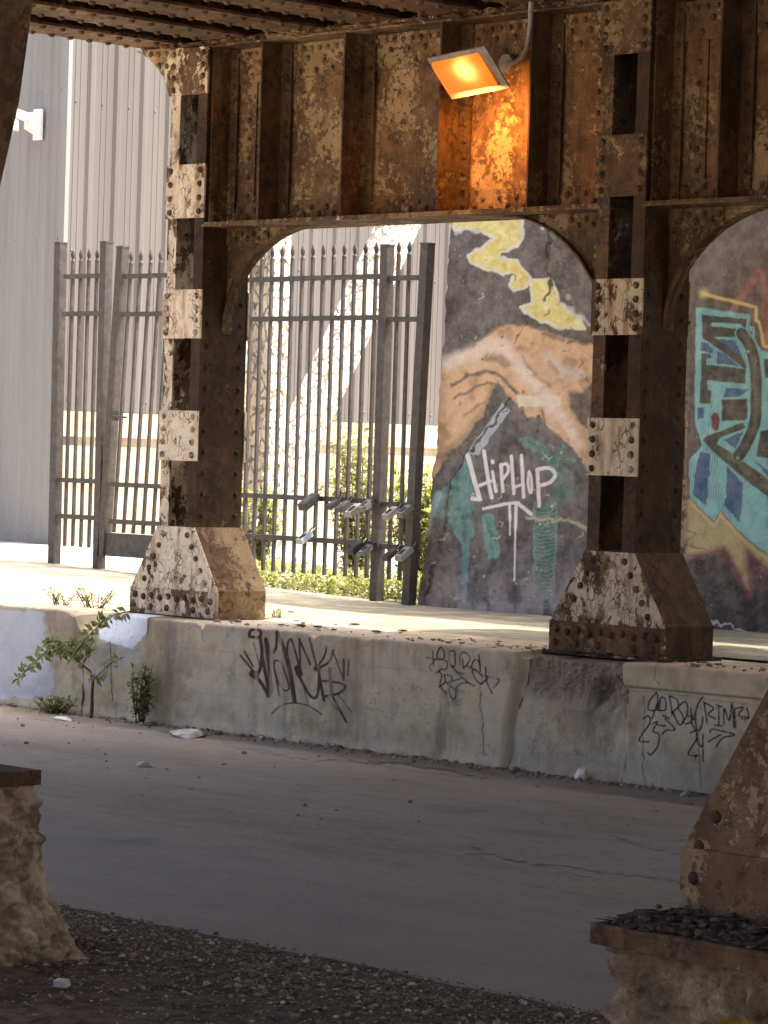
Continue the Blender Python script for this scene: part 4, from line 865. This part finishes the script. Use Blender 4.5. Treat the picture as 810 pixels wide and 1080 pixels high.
# ================================================================== IRON FENCE
VFc = 14.53
def picket(m, u, z0, z1, ush=0.):
    h = .0105; f = lambda z: u+ush*(z-z0)
    m.hexa([(f(z0)-h, VFc-h, z0), (f(z0)+h, VFc-h, z0), (f(z0)+h, VFc+h, z0), (f(z0)-h, VFc+h, z0), (f(z1)-h, VFc-h, z1), (f(z1)+h, VFc-h, z1), (f(z1)+h, VFc+h, z1), (f(z1)-h, VFc+h, z1)])
def finial(m, u, z, k=1.):
    m.tube([(u, VFc, z), (u, VFc, z+.012), (u, VFc, z+.016), (u, VFc, z+.03), (u, VFc, z+.055), (u, VFc, z+.10)], [.015, .015, .008, .013, .017, .001], 6)
def fence_run(label, name, posts, picks, rails, zb, zt, pz, ush=0., kick=None, stile=None, cat='fence'):
    uc = (min(posts)[0]+max(posts)[0])/2 if posts else picks[len(picks)//2]
    t = Thing(name, label, cat, (uc, VFc, zb))
    for u, lean, z0, z1 in posts:
        m = MB(); h = .034; m.hexa([(u-h, VFc-h, z0), (u+h, VFc-h, z0), (u+h, VFc+h, z0), (u-h, VFc+h, z0), (u+lean-h, VFc-h, z1), (u+lean+h, VFc-h, z1), (u+lean+h, VFc+h, z1), (u+lean-h, VFc+h, z1)])
        p = t.part('post', m, IRON)
        m = MB(); m.box(u+lean-.037, u+lean+.037, VFc-.037, VFc+.037, z1+.001, z1+.012); t.part('post_cap', m, IRON, parent=p)
    for z, ua, ub in rails:
        m = MB(); m.box(ua, ub, VFc-.019, VFc+.019, z-.017, z+.017); t.part('rail', m, IRON)
    for u in picks:
        m = MB(); picket(m, u, pz[0], pz[1], ush); p = t.part('picket', m, IRON)
        m = MB(); finial(m, u+ush*(pz[1]-pz[0]), pz[1]+.0005); t.part('finial', m, IRON, parent=p)
    if kick:
        m = MB(); m.box(*kick); t.part('kick_plate', m, IRON)
    return t
fence_run('short black iron fence panel between two posts, far left', 'iron_fence', [(-18.43, -.03, .70, 3.10), (-17.90, -.02, .70, 3.09)], [-18.31, -18.215, -18.12, -18.025], [(z, -18.395, -17.935) for z in (2.852, 2.575, 1.341, 1.072)], .70, 3.1, (.85, 2.96))
gt = fence_run('sagging black iron gate with a kick plate, partly behind the white column', 'iron_gate', [(-17.85, .12, .80, 3.05), (-16.86, .12, .80, 3.05)], [-17.85+.11*k for k in range(1, 9)], [(z, -17.80+.05*(z-.8), -16.84+.05*(z-.8)) for z in (2.84, 2.565, 1.325, 1.055)], .8, 3.05, (.975, 2.93), .055, (-17.815, -16.895, VFc-.02, VFc+.02, .80, .97), cat='gate')
m = MB(); m.box(-17.77, -17.66, VFc-.06, VFc-.036, 1.79, 1.86); m.tube([(-17.71, VFc-.07, 1.82), (-17.55, VFc-.07, 1.815)], .008); gt.part('latch', m, IRON)
fence_run('long black iron fence of spear-topped pickets with lockboxes on its lower rails', 'iron_fence', [(-16.68, 0, .62, 2.99), (-14.965, 0, .612, 2.99), (-14.66, .075, .612, 2.99)], [-14.965-.1035*k for k in range(1, 17)]+[-14.855, -14.755], [(z+o, a, b_) for z in (2.79, 2.516, 1.29, 1.008) for o, a, b_ in ((0, -16.64, -15.0), (-.015, -14.93, -14.65))], .61, 2.99, (.775, 2.925))

# lockboxes drooping from the rails
boxes = [(326, 529, 1.5, 'k', 'upper', 'largest black lockbox, leftmost on the upper rail of the iron fence'), (351, 532, .9, 'k', 'upper', 'small dark lockbox beside the largest black one, upper rail'),
 (362, 534, 1., 'd', 'upper', 'dark lockbox third from the left on the upper rail'), (373, 538, 1.2, 'w', 'upper', 'pale lockbox in the middle of the upper rail row'), (386, 533, 1.1, 'g', 'upper', 'grey lockbox at the right end of the upper row of five'),
 (412, 541, 1.15, 'w', 'upper', 'pale lockbox hanging across the fence post on the upper rail'), (427, 539, 1.1, 'g', 'upper', 'grey lockbox right of the fence post, upper rail'),
 (321, 567, 1.1, 'b', 'lower', 'bluish white keypad lockbox hanging alone at left of the lower rail'), (375, 578, 1.1, 'k', 'lower', 'black lockbox on the lower rail, beside a small grey one'), (386, 580, .95, 'g', 'lower', 'small grey lockbox on the lower rail, left of the fence post'),
 (411, 585, 1.05, 'd', 'lower', 'dark grey lockbox hanging across the fence post on the lower rail'), (426, 584, 1.2, 'w', 'lower', 'long pale lockbox right of the fence post, lower rail')]
LB = {c: m_simple('lockbox_'+n_, b_, .1, .42, 25, .0005, .5) for c, n_, b_ in (('k', 'black', (.016, .016, .018)), ('d', 'charcoal', (.045, .046, .048)), ('g', 'grey', (.13, .135, .13)), ('w', 'pale', (.24, .245, .24)), ('b', 'bluish', (.30, .34, .38)))}
for x, y, k, c, r_, lab in boxes:
    c_ = Vector(onv(x, y, VFc-.10)); t = Thing('lockbox', lab, 'lockbox', tuple(c_), 'lockboxes on the fence rails')
    d = Vector((.02, -.82, -.5)).normalized(); sd = Vector((1, 0, 0)); up = sd.cross(d)*-1
    if up.z < 0: up = -up
    L, w, h = .054*k, .028*k, .016*k
    m = MB(); a = [c_+d*s1*L+sd*s2*w+up*(-h) for s1, s2 in ((-1, -1), (1, -1), (1, 1), (-1, 1))]; b_ = [c_+d*s1*L*.9+sd*s2*w*.86+up*h for s1, s2 in ((-1, -1), (1, -1), (1, 1), (-1, 1))]
    m.hexa(a+b_); t.part('case', m, LB[c])
    m = MB(); m.obox(c_+up*(h+.002)+d*L*.15, d*L*.45, sd*w*.5, up*.0015)
    for i_ in range(3): m.obox(c_+up*(h+.0045)+d*L*(-.1+.25*i_), d*L*.06, sd*w*.35, up*.001)
    t.part('keypad', m, BLACKP if c in 'gwb' else LB['d'])
    m = MB(); e_ = c_-d*L; q_ = [e_+sd*w*.5, e_+sd*w*.5-d*.045+up*.012, e_-d*.062+up*.014, e_-sd*w*.5-d*.045+up*.012, e_-sd*w*.5]; m.tube(q_, .005, 6); t.part('shackle', m, BLACKP)

# ================================================================== PLANTS
def plant(name, label, cat, base, stems, leafL, dens, mat, spread, hh, group=None, seed=1, lw=.5):
    R = random.Random(seed); t = Thing(name, label, cat, base, group); ms, ml = MB(), MB(); b = Vector(base)
    for k in range(stems):
        a = R.uniform(0, 6.28); tip = b+Vector((math.cos(a)*spread[0]*R.random(), math.sin(a)*spread[1]*R.random(), hh*R.uniform(.55, 1.)))
        st0 = b+Vector((math.cos(a)*spread[0]*.35*R.random(), math.sin(a)*spread[1]*.35*R.random(), -.01)); mid = (st0+tip)/2+Vector((R.uniform(-.04, .04), R.uniform(-.04, .04), .06*hh))
        pts = [st0*(1-x)**2+mid*2*x*(1-x)+tip*x*x for x in (0, .25, .5, .75, 1)]; ms.tube(pts, [.004, .0035, .003, .0025, .0015], 5)
        for j in range(dens):
            x = R.uniform(.15, 1.02); p = st0*(1-x)**2+mid*2*x*(1-x)+tip*x*x
            d = Vector((R.uniform(-1, 1), R.uniform(-1, 1), R.uniform(-.5, .8))); L = leafL*R.uniform(.5, 1.2)
            ml.leaf(p+d*leafL*.15, d, (R.uniform(-.5, .5), R.uniform(-.5, .5), 1), L, L*lw)
    t.part('stem', ms, STEM); t.part('foliage', ml, mat); return t
plant('shrub', 'bright yellow-green shrub behind the middle of the iron fence', 'shrub', (-16.15, 15.5, .64), 48, .065, 40, LEAF, (.50, .25), 1.2, 'plants behind the fence', 3)
plant('shrub', 'thin leafy shrub behind the fence at the foot of the white post', 'shrub', (-16.95, 15.2, .66), 34, .065, 30, LEAF, (.34, .2), .8, 'plants behind the fence', 4)
plant('shrub', 'leafy shrub behind the fence next to the fence post and mural edge', 'shrub', (-15.35, 15.3, .63), 56, .07, 36, LEAF, (.46, .22), .95, 'plants behind the fence', 5)
m = MB(); R = random.Random(9)
for k in range(4200):
    u_, v_ = R.uniform(-16.75, -14.72), 14.62+abs(R.gauss(0, .33)); hmax = .10+.16*float(fbm(np.array(u_*3.), np.array(v_*3.), 5)); z_ = .62+R.random()*hmax
    d = (R.uniform(-1, 1), R.uniform(-1, 1), R.uniform(-.2, 1)); L = R.uniform(.025, .06); m.leaf((u_, v_, z_), d, (R.uniform(-.4, .4), R.uniform(-.4, .4), 1), L, L*.5)
for k in range(500):
    u_, v_ = R.uniform(-15.0, -14.66), R.uniform(14.6, 14.9); m.leaf((u_, v_, .62+R.random()*.14), (R.uniform(-1, 1), R.uniform(-1, 1), R.uniform(-.2, 1)), (0, 0, 1), R.uniform(.02, .05), .02)
tag(obj('weeds', m, LEAF), 'bright green weeds along the foot of the iron fence', 'weeds', None, 'stuff')
# sapling leaning over the blue-white wall
t = Thing('sapling', 'thin sapling arching left over the bluish white wall', 'sapling', tuple(onv(97, 735, 11.62)))
pth = [(96, 757), (97, 747), (97, 735), (98, 718), (95, 708), (86, 700), (76, 694), (66, 687)]; ms, ml = MB(), MB(); R = random.Random(2)
W_ = lambda L, v_: [Vector(onv(x, y, v_)) for x, y in L]
ms.tube(W_(pth, 11.62), [.012, .011, .010, .009, .008, .006, .005, .004], 6)
branches = [[(66, 687), (50, 685), (38, 697), (28, 707), (18, 717)], [(76, 694), (84, 682), (96, 668), (108, 656), (122, 648), (148, 642)], [(66, 687), (60, 676), (52, 678)], [(86, 700), (93, 690), (96, 678)], [(98, 718), (107, 709), (116, 700), (130, 693)], [(97, 712), (104, 716)], [(66, 687), (78, 680), (88, 674)]]
for i_, Lb in enumerate(branches):
    pts = W_(Lb, 11.58-.03*(i_ % 3)); ms.tube(pts, [.0045]+[.003]*(len(pts)-1), 5)
    nl = (80, 80, 60, 26, 22, 6, 60)[i_]
    for j in range(nl):
        x = R.uniform(0, len(pts)-1.001); p = pts[int(x)].lerp(pts[int(x)+1], x % 1); d = Vector((R.uniform(-1, 1), R.uniform(-.8, .3), R.uniform(-.8, .6))); L = R.uniform(.035, .075); ml.leaf(p+d*.012, d, (R.uniform(-.5, .5), -1, .6), L, L*.45)
t.part('stem', ms, STEM); t.part('foliage', ml, LEAFD)
b0 = Vector(onv(147, 760, 11.66))
plant('weed', 'dark green leafy weed climbing the wall right of the sapling', 'weed', (b0.x, 11.66, .0), 15, .042, 22, LEAFD, (.12, .06), .36, 'weeds by the wall', 12, .6)
plant('weed', 'low green weed clump at the wall foot left of the sapling', 'weed', tuple(onz(58, 752, 0.)), 40, .03, 14, LEAFD, (.22, .10), .10, 'weeds by the wall', 13)
plant('weed', 'dusty weeds growing on top of the wall left of the white column', 'weed', (float(onv(100, 645, 12.1)[0]), 12.1, .6), 14, .03, 10, LEAFD, (.24, .10), .15, 'weeds by the wall', 14)
plant('weed', 'sparse dusty weed on the wall top above the bluish paint', 'weed', (float(onv(62, 640, 12.1)[0]), 12.1, .6), 12, .028, 8, LEAFD, (.24, .1), .10, 'weeds by the wall', 15)
plant('weed', 'tiny weed sprouting on the wall top right of the white column foot', 'weed', tuple(onz(292, 652, .61)), 6, .025, 7, LEAFD, (.05, .05), .07, 'weeds by the wall', 16)

# ================================================================== LOOSE BITS
def chunk(name, px, v_or_z, r, sq, mat, label, cat, v=None):
    p = onz(px[0], px[1], v_or_z); m = MB(); m.rock((p[0], p[1], v_or_z+r*sq[2]*.45), r, sq); return single(name, m, mat, label, cat, (float(p[0]), float(p[1]), v_or_z))
CH = m_simple('pale_concrete_chunk', (.42, .41, .37), .25, .9, 20, .006)
chunk('concrete_slab', (199, 776), 0., .14, (1.35, .75, .2), CH, 'flat pale concrete slab lying at the wall foot below the purple tag', 'rubble')
chunk('concrete_chunk', (153, 809), 0., .045, (1.2, .8, .5), CH, 'small pale chunk lying out on the road left of centre', 'rubble')
chunk('scrap', (613, 822), .0, .045, (1, .8, .9), PAPER, 'crumpled white scrap at the foot of the spalled wall block', 'scrap')
chunk('scrap', (104, 752), .0, .05, (1, .8, .9), m_simple('pinkish_scrap', (.52, .45, .44), .2, .8, 20, .004), 'pinkish scrap at the wall foot under the sapling', 'scrap')
chunk('scrap', (127, 753), .0, .07, (1.4, .7, .5), m_simple('grey_scrap', (.40, .34, .33), .2, .8, 20, .004), 'flat greyish scrap beside the climbing weed', 'scrap')
chunk('scrap', (66, 759), .0, .05, (1.8, .8, .3), PAPER, 'thin white scrap in front of the low weed clump', 'scrap')
p = onz(65, 1046, .05); m = MB(); m.obox((p[0], p[1], .075), (.017, .007, .0), (-.005, .013, .002), (0, -.003, .009)); single('stone_block', m, CH, 'small pale square stone lying on the dark gravel', 'stone', (float(p[0]), float(p[1]), .06))
m = MB(); R = random.Random(5)
for k in range(1100):
    u_ = R.uniform(-17, -8.5); v_ = 11.74-abs(R.gauss(0, .10)); r = min(.035, .003+R.expovariate(1/.0055)); m.rock((u_, v_, r*.3), r, (1, .8, .6))
for k in range(140):
    u_ = R.uniform(-15, -8.5); v_ = R.uniform(9, 11.6); r = .004+R.expovariate(1/.004); m.rock((u_, v_, r*.3), min(r, .02), (1, .8, .6))
for k in range(130):
    u_ = R.uniform(-13.6, -8.5); v_ = R.uniform(11.80, 12.0); r = .004+R.expovariate(1/.006); m.rock((u_, v_, ZP+r*.2), min(r, .025), (1.2, .8, .5))
tag(obj('rubble', m, RUBBLE), 'scattered grit and broken concrete along the foot of the wall', 'rubble', None, 'stuff')
m = MB()
for k in range(150):
    u_ = R.uniform(-14.6, -9.9); v_ = 12.0+abs(R.gauss(0, .35)); r = .005+R.expovariate(1/.006)
    if R.random() < .5: u_ = UC2+R.gauss(0, .45); v_ = 12.0+R.uniform(-.12, .1)
    m.rock((u_, v_, ZP+r*.2+.002), min(r, .025), (1.5, 1, .3))
tag(obj('rust_scale', m, FLAKE), 'dark rust scale fallen round the column feet', 'rust scale', None, 'stuff')

# ================================================================== NEAR PEDESTALS
def pedestal(u0, u1, v0, v1, zt, label, mark=False, flare=0.):
    t = Thing('stone_pedestal', label, 'pedestal', ((u0+u1)/2, (v0+v1)/2, 0), 'stone pedestals')
    n_ = 110; per = []
    for a, b_, k in (((u0, v0), (u1, v0), n_), ((u1, v0), (u1, v1), n_), ((u1, v1), (u0, v1), n_), ((u0, v1), (u0, v0), n_)):
        for i in range(k): x = i/k; per.append((a[0]+(b_[0]-a[0])*x, a[1]+(b_[1]-a[1])*x))
    per.append(per[0]); per = np.array(per); cu, cv = (u0+u1)/2, (v0+v1)/2
    z_ = np.linspace(-.05, zt, 130)[:, None]; th = np.arctan2(per[:, 1]-cv, per[:, 0]-cu)[None]
    ins = .05; du, dv_ = per[:, 0][None]-cu, per[:, 1][None]-cv; rr = np.hypot(du, dv_)
    cx, cy_ = per[:, 0][None]*4.2+per[:, 1][None]*2.9, z_*2.8
    seamx = np.where(np.arange(len(per)) == len(per)-1, per[0, 0], per[:, 0])
    big = fbm(cx, cy_, 201, 2)-.5; crag = np.abs(fbm(cx*2.2, cy_*2.2, 205, 5, .55)-.5)
    crag2 = np.abs(fbm(cx*6.5, cy_*6.5, 209, 5, .6)-.5); off = (-ins*.6 if not flare else .055*sstep(1., .78, z_/zt)-.045)+.12*big-.20*crag-.10*crag2+.06*sstep(.35, .0, z_)+flare*(1-np.clip(z_/zt, 0, 1))**.8
    U2 = per[:, 0][None]+off*du/rr; V2 = per[:, 1][None]+off*dv_/rr
    P = np.stack([U2, V2, z_+0*U2], -1)
    b0_ = len(P.reshape(-1, 3)); idx = np.arange(b0_).reshape(P.shape[:2])
    att = np.zeros(P.shape[:2]+(4,))
    o = gridmesh('stone_block', P, STONE_A if mark else STONE, t.o, t.loc, att, ([], [tuple(map(int, idx[-1, :-1]))]), True)
    m = MB(); m.box(u0, u1, v0, v1, zt+.001, zt+.012); m.box(u0, u1, v0-.001, v0+.012, zt-.032, zt+.0005); m.box(u1-.012, u1+.001, v0+.0125, v1, zt-.032, zt+.0005); m.box(u0-.001, u0+.012, v0+.0125, v1, zt-.032, zt+.0005)
    t.part('cap_plate', m, STEEL, (.0, .25, .36)); return t
def m_stone_mark():
    g = G("rough_pier_stone_with_paint"); n, f = g.noise(9, 7, .65), g.noise(60, 4, .65)
    c = g.ramp(g.mad(n, .7, g.math('MULTIPLY', f, .3)), [(.35, (.08, .058, .038)), (.5, (.22, .165, .11)), (.65, (.38, .30, .215))])
    s = g.n('ShaderNodeSeparateXYZ'); g.l(g.warp(14, .03), s.inputs[0])
    mk = g.math('MULTIPLY', g.smooth(s.outputs[0], -4.10, -4.09), g.math('MULTIPLY', g.smooth(s.outputs[0], -3.86, -3.87), g.smooth(s.outputs[2], .47, .465)))
    c = g.mix(g.math('MULTIPLY', mk, g.smooth(n, .3, .5)), c, (.36, .23, .05))
    return g.done(c, .95, g.mad(n, 1., g.math('MULTIPLY', f, .5)), .02, .9, .2)
STONE_A = m_stone_mark()
pedestal(-4.43, -3.52, 4.965, 5.84, .608, 'rough stone pedestal under the orange rusted column foot, near right', True)
pedestal(-8.30, -7.44, 4.965, 5.84, .608, 'rough pale stone pedestal with a flat cap at the left edge', False, .09)
m = MB(); R = random.Random(6)
for k in range(900):
    u_ = R.uniform(-4.41, -3.56); v_ = 4.985+abs(R.gauss(0, .09)) if R.random() < .7 else R.uniform(5.0, 5.2)
    zz = .6215+R.random()*.022*max(0, 1-abs(v_-5.17)/.2); a = R.uniform(0, 3.14); r = .005+R.expovariate(1/.006)
    if R.random() < .55: m.rock((u_, v_, zz+r*.2), min(r, .016), (1, .8, .5))
    else: r = min(r*1.5, .03); m.obox((u_, v_, zz+.002), Vector((math.cos(a), math.sin(a), R.uniform(-.18, .18)))*r, Vector((-math.sin(a), math.cos(a), R.uniform(-.18, .18)))*r*R.uniform(.4, .9), (0, 0, R.uniform(.0008, .002)))
tag(obj('rust_flakes', m, FLAKE), 'heap of dark rust flakes on the cap of the near right pedestal', 'rust flakes', None, 'stuff')
# knee brace of the near left column, at the upper left corner
vb_ = 5.4; q0, q1, q2, q3 = [Vector(onv(x, y, vb_)) for x, y in ((39, -40), (35, 0), (20, 108), (-2, 206))]
q4_ = Vector(onv(-110, 560, vb_))
m = MB(); Wd = Vector((-.30, 0, -.0))
for a, b_ in ((q1+(q0-q1)*4, q1), (q1, q2), (q2, q3), (q3, q4_)):
    m.hexa([b_+Wd-Vector((0, .28, 0)), b_-Vector((0, .28, 0)), b_, b_+Wd, a+Wd-Vector((0, .28, 0)), a-Vector((0, .28, 0)), a, a+Wd])
single('knee_brace', m, STEEL, 'leaning rust brown steel brace at the upper left corner', 'brace', tuple(q4_), None, (.02, .15, .48))

# ================================================================== LIGHT
sd = Vector((.25, .35, 1)).normalized(); el = math.asin(sd.z); az = math.atan2(sd.x, sd.y)
W = bpy.data.worlds.new("World"); S.world = W; W.use_nodes = True; nt = W.node_tree
sk = nt.nodes.new('ShaderNodeTexSky'); sk.sky_type = 'NISHITA'; sk.sun_disc = False; sk.sun_elevation = el; sk.sun_rotation = az
sk.air_density = .55; sk.dust_density = 9; sk.ozone_density = 0
bg = nt.nodes['Background']; nt.links.new(sk.outputs[0], bg.inputs[0]); bg.inputs[1].default_value = .15
SL = bpy.data.lights.new('sun', 'SUN'); SL.energy = 2.0; SL.angle = math.radians(.5); SL.color = (1, .91, .76)
SO = bpy.data.objects.new('sun', SL); COL.objects.link(SO); SO.rotation_euler = (-sd).to_track_quat('-Z', 'Y').to_euler(); SO.location = (0, 10, 20)
S.view_settings.view_transform = 'Standard'; S.view_settings.look = 'None'; S.view_settings.exposure = 2.45; S.view_settings.gamma = 1
S.view_settings.use_curve_mapping = False
S.cycles.use_denoising = True; S.cycles.max_bounces = 8; S.cycles.diffuse_bounces = 5; S.cycles.sample_clamp_indirect = 6; S.cycles.caustics_reflective = False; S.cycles.caustics_refractive = False
